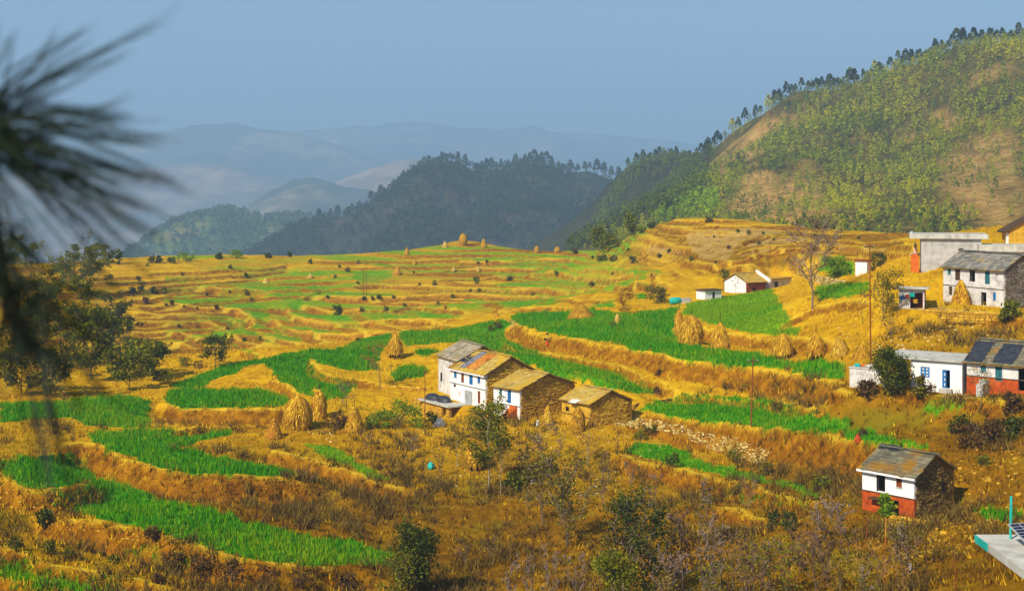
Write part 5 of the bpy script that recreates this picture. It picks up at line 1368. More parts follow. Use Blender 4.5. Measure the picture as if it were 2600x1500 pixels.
# twiggy scrub low in the valley and on the dark banks
n = 6800
u = nrg.uniform(-0.38, 0.38, n); Y = 88 + (175-88)*nrg.random(n)
x = u*Y; z = ground_z_np(x, Y); gr = samp(G_GREEN); br = samp(G_BROWN); ri = samp(G_RIS)
cl = fbm(x*0.16+50, Y*0.16, 3)
padm = np.zeros(n, bool)
for (cx_, cy_, c, s, hl, hw, pz, soft) in PADS:
    lx = (x-cx_)*c+(Y-cy_)*s; ly = -(x-cx_)*s+(Y-cy_)*c; padm |= (np.abs(lx) < hl+0.5) & (np.abs(ly) < hw+0.5)
keep = (gr < 0.3) & ~padm & (nrg.random(n) < np.clip((cl-0.47)*5, 0, 1)*np.clip(br+0.25+0.8*ri, 0, 1))
co, tr = blades(x[keep], Y[keep], z[keep], 0.45+0.9*cl[keep], 0.05, 16, 0.30, 0.9)
tag(link(bpy.data.objects.new('dry_scrub', mesh_np('dry_scrub', co, tris=tr, mat=M['scrub']))), 'dark twiggy scrub scattered over the lower slopes', kind='stuff')
# pale rubble slope under the field, stones strewn elsewhere
def rock_field(name, label, poly, n, smin, smax, mat, seed):
    rnd = random.Random(seed); mb = MB(); a = np.array(poly); x0, y0 = a.min(0); x1, y1 = a.max(0); c = 0; tries = 0
    while c < n and tries < n*12:
        tries += 1
        X, Yy = rnd.uniform(x0, x1), rnd.uniform(y0, y1)
        if not inpoly(poly, np.array([X]), np.array([Yy]))[0]: continue
        zz = ground_z(X, Yy); s = rnd.uniform(smin, smax)*rnd.uniform(.7, 1.3)
        q = [rnd.uniform(.6, 1.2) for _ in range(8)]
        vs = []
        for k_, (i, j, l) in enumerate([(-1,-1,-1),(1,-1,-1),(1,1,-1),(-1,1,-1),(-1,-1,1),(1,-1,1),(1,1,1),(-1,1,1)]):
            vs.append((X+i*s*q[k_]*.6, Yy+j*s*q[(k_+3) % 8]*.6, zz+l*s*.35*q[(k_+5) % 8]+s*.12))
        mb.add(vs, [(0,3,2,1),(4,5,6,7),(0,1,5,4),(1,2,6,5),(2,3,7,6),(3,0,4,7)]); c += 1
    o = mb.build(name, M[mat]); tag(o, label, kind='stuff')
rock_field('rubble', 'pale stone rubble spilling down the bank below the green field', world_poly(cr('G',(440,165),(650,175),(950,225),(1100,275),(1350,330),(1620,420),(1550,520),(1250,430),(1100,380),(950,300),(700,262),(460,225))), 1500, .08, .26, 'rubble', 5)
rock_field('loose_stones', 'stones strewn over the slope around the village houses', world_poly([(760,1090),(1000,1080),(1110,1075),(1240,1060),(1560,1090),(1700,1120),(1600,1240),(1350,1290),(1000,1220),(850,1130)]), 420, .06, .18, 'rubble', 6)
rock_field('loose_stones', 'stones strewn over the slope right of the red-based cottage', world_poly([(2330,1170),(2590,1120),(2590,1260),(2480,1400),(2280,1420),(2200,1350)]), 420, .08, .26, 'stone', 7)
rock_field('loose_stones', 'stones strewn over the dry slope below the long weathered house', world_poly([(2120,830),(2330,800),(2590,830),(2590,860),(2350,880),(2200,900)]), 220, .08, .22, 'rubble', 8)
rock_field('loose_stones', 'stones along the dark bank at the lower left', world_poly(cr('H',(0,650),(200,740),(420,900),(850,1000),(1200,1080),(1500,1250),(1300,1300),(900,1100),(300,950),(0,800))), 180, .08, .2, 'stone', 9)

# ------------------------------------------------------------------ trees and shrubs
LEAF = dict(
 green=[(0.0, (0.05,0.07,0.005)), (0.5, (0.15,0.165,0.008)), (1.0, (0.33,0.31,0.015))],
 bright=[(0.0, (0.06,0.14,0.006)), (0.5, (0.15,0.26,0.010)), (1.0, (0.30,0.38,0.02))],
 dark=[(0.0, (0.018,0.034,0.006)), (0.5, (0.060,0.082,0.010)), (1.0, (0.16,0.17,0.015))],
 olive=[(0.0, (0.06,0.05,0.008)), (0.5, (0.15,0.13,0.012)), (1.0, (0.30,0.26,0.02))],
 orange=[(0.0, (0.20,0.07,0.008)), (0.5, (0.40,0.17,0.010)), (1.0, (0.56,0.30,0.02))],
 brown=[(0.0, (0.05,0.028,0.012)), (0.5, (0.12,0.065,0.02)), (1.0, (0.22,0.12,0.03))])
for k_, v_ in LEAF.items(): M['leaf_'+k_] = island_mat('leaves_'+k_, v_, 0.85, 0.3, 0.04)
M['bark'] = noise_mat('grey_bark', [(0.3, (0.075,0.058,0.04)), (0.7, (0.20,0.155,0.10))], 6, 4, 0.95, 0.6)
M['palebark'] = noise_mat('pale_bark', [(0.3, (0.20,0.16,0.09)), (0.7, (0.44,0.36,0.22))], 6, 4, 0.95, 0.5)
M['twig'] = noise_mat('brown_twig', [(0.3, (0.10,0.058,0.035)), (0.7, (0.20,0.12,0.075))], 6, 3, 0.95, 0.3)
M['goldtwig'] = noise_mat('golden_twig', [(0.3, (0.20,0.11,0.02)), (0.7, (0.42,0.25,0.04))], 6, 3, 0.95, 0.3)
M['greytwig'] = noise_mat('grey_twig', [(0.3, (0.13,0.095,0.075)), (0.7, (0.27,0.20,0.16))], 6, 3, 0.95, 0.3)

def grow(rnd, H, W, clear=0.3, limbs=9, upward=0.6, subs=4, twigs=4, r0=None, stems=1, trunk_top=0.85, tk=1.0):
    """returns trunk mesh builder, twig builder, tip positions"""
    tb, wb, tips = MB(), MB(), []
    r0 = r0 or H*0.012
    for s in range(stems):
        lean = Vector((rnd.uniform(-.25, .25), rnd.uniform(-.25, .25), 0))*(0.5 if stems == 1 else 1.3)
        pts = []
        for i in range(6):
            t = i/5; pts.append(Vector((rnd.uniform(-.02, .02)*H, rnd.uniform(-.02, .02)*H, 0))*(t > 0) + lean*t*H*0.35 + Vector((0, 0, t*H*trunk_top - (0.3 if i == 0 else 0))))
        k = 1/math.sqrt(stems)
        tb.tube(pts, [r0*k*(1-0.78*i/5) for i in range(6)], 6, False)
        for j in range(max(3, limbs//stems)):
            t = clear*0.8 + (1-clear*0.8)*((j+rnd.random())/max(3, limbs//stems)); t = min(t, .99)
            f = t*5; i = min(int(f), 4); b = pts[i].lerp(pts[i+1], f-i)
            az = rnd.uniform(0, 2*math.pi)
            ln = W*0.5*rnd.uniform(.6, 1.05)*(1.0-0.45*abs(t-0.55))
            d = Vector((math.cos(az), math.sin(az), upward*rnd.uniform(.5, 1.5))).normalized()
            e1 = b + d*ln*0.5 + Vector((0, 0, .04*H*rnd.random())); e2 = b + d*ln + Vector((0, 0, ln*0.25*upward))
            e2.z = min(e2.z, H*1.0)
            rr = r0*k*(1-0.78*t)*0.6
            tb.tube([b, e1, e2], [rr, rr*.6, rr*.25], 4, False)
            for q in range(subs):
                g = rnd.uniform(.3, 1); bb = (b.lerp(e1, g*2) if g < .5 else e1.lerp(e2, g*2-1))
                dd = (d + Vector((rnd.uniform(-1, 1), rnd.uniform(-1, 1), rnd.uniform(-.2, 1)*max(upward, .3)))).normalized()
                l2 = ln*rnd.uniform(.25, .5); ee = bb + dd*l2
                wb.tube([bb, bb.lerp(ee, .5)+Vector((0, 0, l2*.06)), ee], [rr*.45+.012*tk, rr*.3+.010*tk, .008*tk], 3, False)
                tips.append(ee)
                for w_ in range(twigs):
                    g2 = rnd.uniform(.35, 1); b3 = bb.lerp(ee, g2)
                    d3 = (dd + Vector((rnd.uniform(-1, 1), rnd.uniform(-1, 1), rnd.uniform(-.4, 1)))).normalized()
                    e3 = b3 + d3*l2*rnd.uniform(.35, .7)
                    wb.tube([b3, e3], [(.016+.0010*H)*tk, .008*tk], 3, False); tips.append(e3)
    return tb, wb, tips
def leaf_mesh(name, tips, n, size, spread, mat, rnd_seed, zmin=None):
    g = np.random.default_rng(rnd_seed)
    T = np.array([tuple(t) for t in tips]); c = T[g.integers(0, len(T), n)] + g.normal(0, spread, (n, 3))*np.array([1, 1, .75])
    if zmin is not None: c[:, 2] = np.maximum(c[:, 2], zmin)
    a = g.normal(size=(n, 3)); a /= np.linalg.norm(a, axis=1)[:, None]
    b = np.cross(a, g.normal(size=(n, 3))); b /= np.linalg.norm(b, axis=1)[:, None]
    s = size*g.uniform(.55, 1.35, n)[:, None]
    co = np.stack([c-a*s, c+b*s*.5, c+a*s, c-b*s*.5], 1).reshape(-1, 3)
    return mesh_np(name, co, quads=np.arange(len(co)).reshape(-1, 4), mat=mat)
def tree(name, px, py, top, wpx, label, leaf='green', nleaf=900, lsize=.16, bark='bark', twig='twig', seed=0, clear=.3, limbs=10, upward=.6, subs=4, twigs=4, stems=1, cat='tree', spread=.35, group=None, p=None, dist=None, trunk_top=.85):
    p = p or (at_dist(px, dist) if dist else hit(px, py))
    zt = (HZ-top)/FPX*p.y; H = max(zt-p.z, 0.5); W = wpx/FPX*p.y
    rnd = random.Random(seed*7+3)
    root = empty(name, p, 0); tag(root, label, cat, group)
    tb, wb, tips = grow(rnd, H, W, clear, limbs, upward, subs, twigs, stems=stems, trunk_top=trunk_top, tk=1.7 if dist and dist < 125 else 1.25)
    tb.build('trunk', M[bark], root, True)
    wb.build('branches', M[twig], root)['kind'] = 'stuff'
    if nleaf:
        link(bpy.data.objects.new('crown', leaf_mesh('crown', tips, nleaf, lsize, spread, M['leaf_'+leaf], seed, 0.02)), root)
    return root
def bush(px, py, hp, wpx, label, leaf='dark', n=420, lsize=None, seed=0, group=None, dist=None, name='shrub'):
    p = at_dist(px, dist) if dist else hit(px, py); H = hp/FPX*p.y; W = wpx/FPX*p.y
    rnd = random.Random(seed+55); g = np.random.default_rng(seed)
    root = empty(name, p); tag(root, label, 'shrub', group)
    sb = MB(); tips = []
    for i in range(7):
        az = rnd.uniform(0, 6.28); e = Vector((math.cos(az)*W*.38*rnd.random(), math.sin(az)*W*.38*rnd.random(), H*rnd.uniform(.55, .95)))
        sb.tube([(0, 0, -.15), e*.5+Vector((0, 0, .1*H)), e], [.03+.006*H, .025, .008], 4, False)
    sb.build('stems', M['bark'], root)
    for i in range(24):                        # uneven clumps through the volume
        t = rnd.uniform(0, 6.28); r = W*.5*math.sqrt(rnd.random())*.85; zc = H*rnd.uniform(.12, .88)
        k = 1-0.75*max(0, zc/H-.45)
        tips.append((r*k*math.cos(t), r*k*math.sin(t), zc))
    ls = lsize or max(.10, min(.24, H*.09))
    link(bpy.data.objects.new('crown', leaf_mesh('crown', tips, n, ls, min(W, H)*.11, M['leaf_'+leaf], seed+1, 0.02)), root)
    return root

# trees round the village houses
tree('leafy_tree', 1239, 1246, 1022, 112, 'tall leafy green tree before the white houses', 'green', 2700, .17, seed=1, clear=.38, limbs=16, twigs=5, bark='palebark')
tree('slender_tree', 1160, 1186, 1088, 76, 'small thin-leaved tree left of the tall leafy tree', 'olive', 420, .13, seed=2, clear=.35, twig='goldtwig', bark='palebark')
tree('slender_tree', 1271, 1255, 1120, 62, 'pale-trunked forked sapling right of the tall leafy tree', 'olive', 160, .12, seed=3, clear=.4, stems=2, bark='palebark', twig='goldtwig')
bush(1308, 1243, 50, 52, 'round dark green shrub right of the forked sapling', 'green', 520, seed=4)
tree('bare_tree', 1376, 1182, 1082, 96, 'grey bare tree below the white gabled house', 'olive', 260, .12, seed=5, clear=.2, limbs=12, twig='greytwig')
tree('bare_tree', 1493, 1185, 1074, 124, 'fan-shaped bare tree with golden twigs below the mud-walled shed', 'orange', 420, .11, seed=6, clear=.12, limbs=14, upward=1.3, stems=3, twig='goldtwig', bark='palebark')
tree('small_tree', 1565, 1152, 1046, 34, 'thin reddish-brown sapling right of the shed', 'orange', 160, .10, seed=7, clear=.15, upward=1.2, twig='goldtwig')
tree('open_tree', 1438, 1392, 1185, 178, 'large open tree with olive leaves in the centre foreground', 'olive', 1900, .14, seed=8, clear=.15, limbs=20, upward=.9, stems=3, subs=5, twigs=5, bark='bark', twig='greytwig')
tree('open_tree', 1380, 1330, 1150, 90, 'thin olive tree left of the large open tree', 'olive', 700, .13, seed=9, clear=.2, limbs=12, stems=2, twig='greytwig')
tree('bare_tree', 965, 988, 868, 84, 'sparse brownish tree beside the raised haystack', 'olive', 420, .12, seed=10, clear=.3, limbs=12, twig='goldtwig')
bush(1012, 1088, 74, 146, 'broad bright green bush left of the cellar', 'bright', 1500, .15, seed=11)
bush(960, 1084, 44, 80, 'low bright bush at the left foot of the broad green one', 'bright', 700, .14, seed=12)
bush(1098, 1076, 34, 34, 'small dark round shrub beside the cellar wall', 'dark', 400, seed=13)
tree('bare_tree', 880, 1040, 965, 70, 'thin grey bush-tree between the haystacks and the wheat', 'olive', 200, .11, seed=14, clear=.1, limbs=10, twig='greytwig', stems=2)
bush(855, 1085, 40, 80, 'brownish scrub between the upright and leaning haystacks', 'brown', 600, seed=15)
# bottom foreground
tree('evergreen_tree', 1057, 1500, 1345, 108, 'dark evergreen at the bottom left of centre', 'dark', 4000, .14, seed=16, clear=.05, limbs=20, dist=112)
tree('evergreen_tree', 1010, 1500, 1420, 90, 'low dark evergreen left of the taller one at the bottom', 'green', 1300, .12, seed=17, clear=.05, limbs=14, dist=110)
tree('big_shrubby_tree', 1630, 1500, 1292, 215, 'big dark green tree with bare grey branches at the bottom', 'dark', 4600, .13, seed=18, clear=.08, limbs=26, upward=.9, stems=2, dist=104, twig='greytwig')
tree('big_shrubby_tree', 1560, 1500, 1400, 130, 'bright-leaved lower part of the bottom thicket', 'green', 3600, .12, seed=19, clear=.05, limbs=16, dist=99)
for i, (a, t, w, d) in enumerate(((1345, 1412, 70, 108), (1400, 1395, 80, 106), (1460, 1410, 80, 105), (1300, 1430, 60, 110))):
    tree('bare_sapling', a, 1500, t, w, ['leftmost but one bare grey sapling in the bottom thicket', 'tallest bare grey sapling in the bottom thicket', 'bare grey sapling at the right of the bottom thicket', 'leftmost bare grey sapling in the bottom thicket'][i], None, 0, seed=20+i, clear=.1, limbs=14, upward=1.6, subs=5, stems=3, dist=d, twig='greytwig', bark='greytwig')
for i, (a, t, w, d, lf, nl) in enumerate(((1735, 1290, 130, 106, 'brown', 260), (1800, 1330, 120, 103, 'brown', 200), (1862, 1360, 130, 100, 'olive', 260), (1798, 1205, 70, 116, 'olive', 420), (1965, 1395, 170, 98, 'green', 900), (2110, 1285, 110, 108, 'brown', 220), (2070, 1370, 150, 97, 'brown', 160), (1700, 1400, 110, 99, 'brown', 140), (1920, 1420, 110, 95, 'olive', 250))):
    tree('bare_tree', a, 1500, t, w, ['bare brown tree right of the big dark tree', 'bare brown tree second from the big dark tree', 'bare olive-tinged tree in the lower right thicket', 'slender olive tree rising above the lower thicket', 'leafy green tree at the bottom right thicket', 'dark bare tree left of the red-based cottage', 'wide bare tree with pale crooked branches at the bottom right', 'low bare tree before the big dark tree', 'low olive tree at the bottom edge of the thicket'][i],
         lf, nl, .11, seed=30+i, clear=.12, limbs=16, upward=.9, subs=5, twigs=5, stems=1+i % 2, dist=d, twig='greytwig' if i % 2 else 'twig')
# right side of the village
tree('round_tree', 2277, 1003, 906, 104, 'dense round dark green tree before the flat-roofed house', 'dark', 4200, .13, seed=41, clear=.12, limbs=26, subs=5, twigs=5)
tree('round_tree', 2262, 1005, 925, 86, 'lower green part left of the dense round tree', 'green', 1500, .13, seed=42, clear=.1, limbs=16)
bush(2200, 1010, 46, 66, 'brown bush at the foot of the outhouse', 'brown', 700, seed=43)
bush(2337, 1012, 62, 34, 'upright olive shrub before the white house wall', 'olive', 500, seed=44)
bush(2361, 1004, 32, 34, 'low purple-brown shrub under the blue window', 'brown', 300, seed=45)
tree('bare_tree', 2490, 1040, 930, 66, 'thin olive bare tree before the red painted base', 'olive', 260, .10, seed=46, clear=.2, limbs=10, twig='goldtwig')
bush(2570, 1050, 54, 60, 'brown bush at the right edge below the red base', 'brown', 600, seed=47)
bush(2563, 818, 54, 50, 'green bush at the right end of the courtyard wall', 'green', 700, seed=48)
tree('bare_tree', 2580, 792, 694, 80, 'crooked dark bare tree before the long weathered house', None, 0, seed=49, clear=.4, limbs=8, twig='twig')
tree('open_tree', 2243, 812, 694, 104, 'olive-green tree left of the washing shed', 'olive', 1300, .14, seed=50, clear=.2, limbs=16, twig='goldtwig')
tree('bare_tree', 2262, 860, 770, 80, 'brown bare bush-tree below the olive-green tree', 'olive', 350, .11, seed=51, clear=.1, limbs=10, twig='goldtwig', stems=2)
tree('bare_tree', 2190, 822, 740, 40, 'leaning bare trunk left of the tall power pole', None, 0, seed=52, clear=.4, limbs=5)
tree('twiggy_tree', 2062, 784, 562, 190, 'tall purple-brown twiggy tree above the stepped field', 'brown', 1100, .15, seed=53, clear=.3, limbs=26, upward=.8, subs=5, twigs=5, twig='greytwig', bark='greytwig')
bush(2123, 704, 56, 84, 'bright green bush between the twiggy tree and the white hut', 'bright', 900, seed=54)
bush(2232, 676, 34, 54, 'dark bush right of the white hut', 'dark', 500, seed=55)
bush(1668, 770, 42, 60, 'round olive bush left of the water tank', 'olive', 600, seed=56)
bush(1660, 745, 22, 60, 'low olive hedge above the round bush', 'olive', 400, seed=57)
bush(1838, 706, 26, 34, 'small olive bush behind the white farmhouse gable', 'green', 380, seed=58)
tree('small_tree', 1588, 797, 733, 44, 'orange-leaved tree at the corner of the big green field', 'orange', 800, .15, seed=59, clear=.1, limbs=12)
bush(1475, 800, 22, 24, 'dark bush standing in the spread straw', 'dark', 300, seed=60)
tree('small_tree', 1868, 744, 705, 30, 'small bare tree against the white farmhouse gable', None, 0, seed=61, clear=.3, limbs=8)
bush(2489, 1130, 76, 150, 'large heap of dark brown brush at the right', 'brown', 1800, .14, seed=62)
bush(2560, 1112, 56, 110, 'dark brush at the right edge', 'dark', 900, seed=63)
bush(2440, 1100, 50, 70, 'dark green shrub at the left of the brush heap', 'dark', 600, seed=64)
bush(2252, 1318, 62, 46, 'yellow-green bush before the dark lower doorway of the cottage', 'bright', 700, seed=65, dist=113.5)
bush(2500, 1180, 26, 60, 'low green bush on the right-hand slope', 'green', 380, seed=66)
for i, (a, b, h, w, lf, lab) in enumerate(((2087,1246,42,60,'green','green shrub at the right end of the grass strip'), (1863,1172,34,46,'green','green shrub at the foot of the rubble'), (1705,1182,32,50,'dark','dark shrub on the lip of the grass strip'), (1627,1118,28,44,'green','green shrub right of the shed below the wall'),
        (1946,1206,34,50,'olive','olive shrub below the rubble slope'), (1963,1345,52,40,'dark','left of two dark upright shrubs above the thicket'), (2008,1345,50,46,'dark','right of two dark upright shrubs above the thicket'), (1650,1100,22,60,'dark','dark brush under the rubble edge'),
        (110,1345,56,52,'dark','dark shrub on the lower left bank'), (40,1395,36,40,'dark','dark shrub at the left edge of the bank'), (125,1405,36,40,'dark','dark shrub below the bank shrub, lower left'), (385,1375,44,48,'brown','brown shrub on top of the dark bank'), (175,1415,26,30,'green','small green shrub, lower left'), (290,1430,22,26,'green','little green shrub near the bottom left strip'), (400,1480,26,28,'brown','brown shrub at the bottom left edge'),
        (2190,1110,22,40,'brown','brown shrub by the red bundle'), (440,1440,44,70,'brown','leftmost brown brush under the dark bank'), (510,1462,50,80,'brown','second brown brush under the dark bank'), (590,1480,54,90,'brown','middle brown brush under the dark bank'), (680,1488,52,90,'brown','fourth brown brush under the dark bank'), (770,1492,48,90,'brown','rightmost brown brush under the dark bank'), (880,1500,50,90,'brown','brown brush at the bottom edge left of the evergreens'), (1555,830,18,20,'green','little green shrub in the big field'), (1262,832,20,26,'olive','olive shrub left of the path bend'), (1246,838,18,18,'green','small green shrub left of the path bend'), (1670,1000,20,30,'brown','brown shrub at the end of the wheat strip'), (1672,955,18,20,'brown','brown shrub on the dry bank above the wheat strip'))):
    bush(a, b, h, w, lab, lf, 360, seed=100+i)
# left side, behind the blurred branch
for i, (a, b, t, w, lf, n_) in enumerate(((305,905,762,76,'dark',1200), (388,968,866,58,'green',600), (232,965,800,130,'green',1300), (330,990,886,90,'green',800), (150,940,735,140,'green',1500), (95,820,625,150,'green',1400), (205,760,635,120,'green',1200), (55,1005,850,120,'olive',1000), (270,860,790,60,'olive',600), (130,1010,900,90,'olive',800), (250,720,650,70,'green',600))):
    tree('hillside_tree', a, b, t, w*1.35, ['dark green upright tree at the left edge of the terraces', 'slim dark tree right of the left-hand grove', 'broad green tree in the left-hand grove', 'dark low tree at the right foot of the left-hand grove', 'large dark tree in the middle of the left-hand grove', 'dark tree at the upper left skyline', 'green tree at the left skyline', 'olive tree at the left edge', 'small olive tree in the left-hand grove', 'olive bush-tree at the bottom of the left-hand grove', 'green bush-tree on the left skyline'][i],
         lf, n_*3, .32 if b < 800 else .26, seed=130+i, clear=.05, limbs=18, group=None)
tree('dark_tree', 546, 934, 864, 84, 'dark forked tree in the hollow below the far terraces', 'dark', 900, .22, seed=150, clear=.2, limbs=12)
bush(470, 930, 26, 44, 'low green bush left of the forked tree in the hollow', 'green', 380, seed=151)
bush(505, 935, 20, 40, 'brown bush in the hollow beside the forked tree', 'brown', 300, seed=152)
# along the far skyline
for i, (a, b, h, w, lf) in enumerate(((472,664,26,60,'bright'), (600,655,22,46,'bright'), (438,668,16,26,'green'), (555,658,18,22,'dark'), (405,668,20,18,'dark'), (386,668,18,20,'olive'), (680,655,14,20,'dark'), (735,652,14,12,'dark'), (305,672,40,20,'dark'))):
    bush(a, b, h, w, ['broad bright green hedge bush on the left skyline', 'round bright green bush on the left skyline', 'small green bush left of the hedge bush', 'pointed dark bush between the two bright skyline bushes', 'dark stub of a bush on the left skyline', 'olive bush at the left skyline', 'dark little bush right of the round skyline bush', 'tiny dark bush at the foot of the dark hill', 'narrow dark cypress-like bush at the left skyline'][i], lf, 300, .3, seed=160+i)
for i, (a, b, t, w) in enumerate(((1521,637,578,34), (1543,640,600,40), (1602,598,543,24))):
    tree('ridge_tree', a, b, t, w, ['leaning green tree on the saddle below the knoll', 'rounder green tree right of the leaning one on the saddle', 'upright column-shaped tree on the knoll edge'][i], 'green', 900, .38, seed=170+i, clear=.15, limbs=12, spread=.6)
for i, (a, b, h, w, lf) in enumerate(((1655,580,20,22,'dark'), (1630,592,16,30,'green'), (1525,663,16,30,'olive'), (1534,663,18,26,'green'), (1558,663,16,26,'olive'), (1606,668,18,18,'olive'), (1460,645,14,20,'brown'), (1800,563,14,20,'olive'))):
    bush(a, b, h, w, ['dark bush on the knoll skyline', 'green bush beside the column-shaped tree', 'olive bush left in the row under the saddle trees', 'green bush in the middle of the row under the saddle trees', 'olive bush right in the row under the saddle trees', 'olive bush on the slope right of the saddle', 'brown bush at the skyline left of the saddle', 'olive bush on the knoll top'][i], lf, 260, .28, seed=180+i)
# little shrubs dotted over the far terraces: a few shapes, many copies
protos = []
def dot_label(a, b, src, tone=None):
    tone = tone or src['tone']
    row = 'high on' if b < 690 else ('halfway down' if b < 760 else 'low on')
    where = 'the left far terraces' if a < 640 else ('the middle far terraces' if a < 1100 else ('the golden slope under the knob' if a < 1600 else 'the terraced knoll'))
    return f'tiny {tone} shrub dotted {row} {where}'
dots = cr('A',(130,590),(210,580),(315,590),(420,595),(255,690),(440,710),(490,700),(185,480),(270,345),(1025,370),(1020,590),(1175,605),(1220,655),(815,615),(1175,440),(1840,605),(1920,645),(2250,655),(2330,655),(2390,645),(2195,510),(1985,455),(2025,355),(1760,325),(2100,398),(2230,758),(2450,748),(1300,1025),(1160,1035),(720,742),(900,742),(560,905),(2190,1045),(1000,925),(590,435),(350,600),(600,720)) + \
       cr('B',(520,520),(1000,570),(930,572),(785,618),(670,672),(730,705),(205,625),(315,625),(145,632),(80,632),(65,728),(260,718),(405,688),(640,518),(1620,438),(2065,433),(1900,528),(1430,598),(1240,483),(475,423),(1770,258),(1910,305),(2230,325),(2195,243),(990,348),(1060,338),(30,345),(2380,445)) + \
       cr('C',(1300,165),(1270,240),(1380,210),(760,365),(940,380),(1690,180),(590,300),(520,340),(930,190),(1040,275),(1190,160),(1110,150),(2020,200))
for i, (a, b) in enumerate(dots):
    rnd = random.Random(i)
    if i < 5:
        o = bush(a, b, 17, 17, dot_label(a, b, None, ['dark', 'green', 'dark', 'olive', 'brown'][i]), ['dark', 'green', 'dark', 'olive', 'brown'][i], 170, .3, seed=200+i, group='shrubs dotted over the far terraces')
        o['tone'] = ['dark', 'green', 'dark', 'olive', 'brown'][i]; protos.append((o, o.location.y))
    else:
        src, y0 = rnd.choice(protos)
        o = copy_tree(src); p = hit(a, b); o['label'] = dot_label(a, b, src); o.location = p; k_ = p.y/y0*rnd.uniform(.35, .8); o.scale = (k_, k_, k_); o.rotation_euler = (0, 0, rnd.uniform(0, 6))
bush(*cr('A', (2010, 795))[0], 30, 24, 'larger lone dark shrub on the far brown bank', 'dark', 400, .26, seed=220)
bush(*cr('B', (975, 505))[0], 18, 18, 'round bright green shrub on the far golden field', 'green', 300, .26, seed=221)
# more of the bare thicket along the bottom right
rnd = random.Random(5)
thick = []
for i in range(26):
    a = rnd.uniform(1480, 2420); d = rnd.uniform(92, 112) if a < 2150 else rnd.uniform(88, 104)
    hp = rnd.uniform(70, 150); p = at_dist(a, d); pyb = HZ-p.z/p.y*FPX
    if 2120 < a < 2380 and pyb-hp < 1340: hp = max(40, pyb-1345)
    kind = rnd.choice(['brown', 'olive', 'brown', 'green', None])
    lab = f"{ {'brown':'brown-twigged','olive':'olive-tinged','green':'sparsely green',None:'leafless grey'}[kind]} {'tall' if hp > 110 else 'low'} sapling in the bottom thicket, {'left' if a < 1750 else ('middle' if a < 2050 else 'right')} part"
    thick.append((lab, a, tree('bare_sapling', a, pyb, pyb-hp, rnd.uniform(60, 120), lab, kind, 260 if kind else 0, .09, seed=300+i, clear=.1, limbs=10, upward=1.1, subs=4, twigs=4, stems=rnd.choice([1, 2, 3]), dist=d, twig=rnd.choice(['greytwig', 'twig', 'goldtwig']), group='saplings of the bottom thicket')))
for lab in {t[0] for t in thick}:
    same = sorted([t for t in thick if t[0] == lab], key=lambda t: t[1])
    if len(same) > 1:
        for q, t in enumerate(same): t[2]['label'] = ['leftmost', 'middle', 'rightmost', 'far right'][q if len(same) > 2 else q*2]+' '+lab

# wispy bare shrubs on the slope below the houses
rnd = random.Random(9)
spots = [(1120,1215,60,50),(1330,1215,70,60),(1420,1160,70,70),(1450,1255,80,80),(1530,1210,60,60),(1340,1290,60,60),(1530,1290,90,80),(1600,1230,60,50),(930,1150,50,50),(1050,1160,50,60),(1660,1290,80,60),(1900,1290,70,70),(1250,1430,60,70),(1180,1440,70,80)]
for i, (a, b, h_, w_) in enumerate(spots):
    near = ['right of the turquoise bag', 'under the forked sapling', 'under the grey bare tree', 'right of the large open tree', 'under the golden-twigged tree', 'left of the large open tree', 'above the big dark tree', 'under the reddish sapling', 'below the leaning straw heap', 'left of the turquoise bag', 'over the big dark tree', 'above the lower right thicket', 'right of the bottom evergreen', 'beside the bottom evergreen'][i]
    tree('wispy_shrub', a, b, b-h_, w_, f'wispy bare grey-brown shrub {near}', rnd.choice(['olive', 'brown']), 90, .10, seed=400+i, clear=.05, limbs=9, upward=1.4, subs=4, twigs=4, stems=3, twig=rnd.choice(['greytwig', 'goldtwig', 'twig']), bark='greytwig', cat='shrub')
# ------------------------------------------------------------------ pine forest
def pine_mat(name, stops):
    m, nt, bs = newmat(name)
    a = nd(nt, 'ShaderNodeAttribute'); a.attribute_name = 'tint'
    b = nd(nt, 'ShaderNodeAttribute'); b.attribute_name = 'single'
    oi = nd(nt, 'ShaderNodeObjectInfo'); g = nd(nt, 'ShaderNodeNewGeometry')
    f = mth(nt, 'ADD', a.outputs['Fac'], mth(nt, 'MULTIPLY', b.outputs['Fac'], oi.outputs['Random']))
    f = mth(nt, 'ADD', mth(nt, 'MULTIPLY', f, 0.72), mth(nt, 'MULTIPLY', g.outputs['Random Per Island'], 0.28))
    c = ramp(nt, f, stops)
    nt.links.new(c, bs.inputs['Base Color']); bs.inputs['Roughness'].default_value = 0.9; bs.inputs['Specular IOR Level'].default_value = 0.05
    tr = nd(nt, 'ShaderNodeBsdfTranslucent'); nt.links.new(c, tr.inputs[0])
    mx = nd(nt, 'ShaderNodeMixShader'); mx.inputs[0].default_value = 0.2
    nt.links.new(bs.outputs[0], mx.inputs[1]); nt.links.new(tr.outputs[0], mx.inputs[2]); nt.links.new(mx.outputs[0], nt.nodes['Material Output'].inputs[0])
    return m
M['pine'] = pine_mat('pine_foliage', [(0.0, (0.04,0.065,0.02)), (0.3, (0.15,0.20,0.016)), (0.62, (0.38,0.41,0.008)), (1.0, (0.58,0.50,0.008))])
M['pinedark'] = pine_mat('dark_pine_foliage', [(0.0, (0.015,0.028,0.016)), (0.5, (0.035,0.058,0.024)), (1.0, (0.085,0.11,0.03))])
M['broad'] = pine_mat('hazy_wood_foliage', [(0.0, (0.03,0.06,0.012)), (0.5, (0.07,0.12,0.015)), (1.0, (0.16,0.19,0.025))])
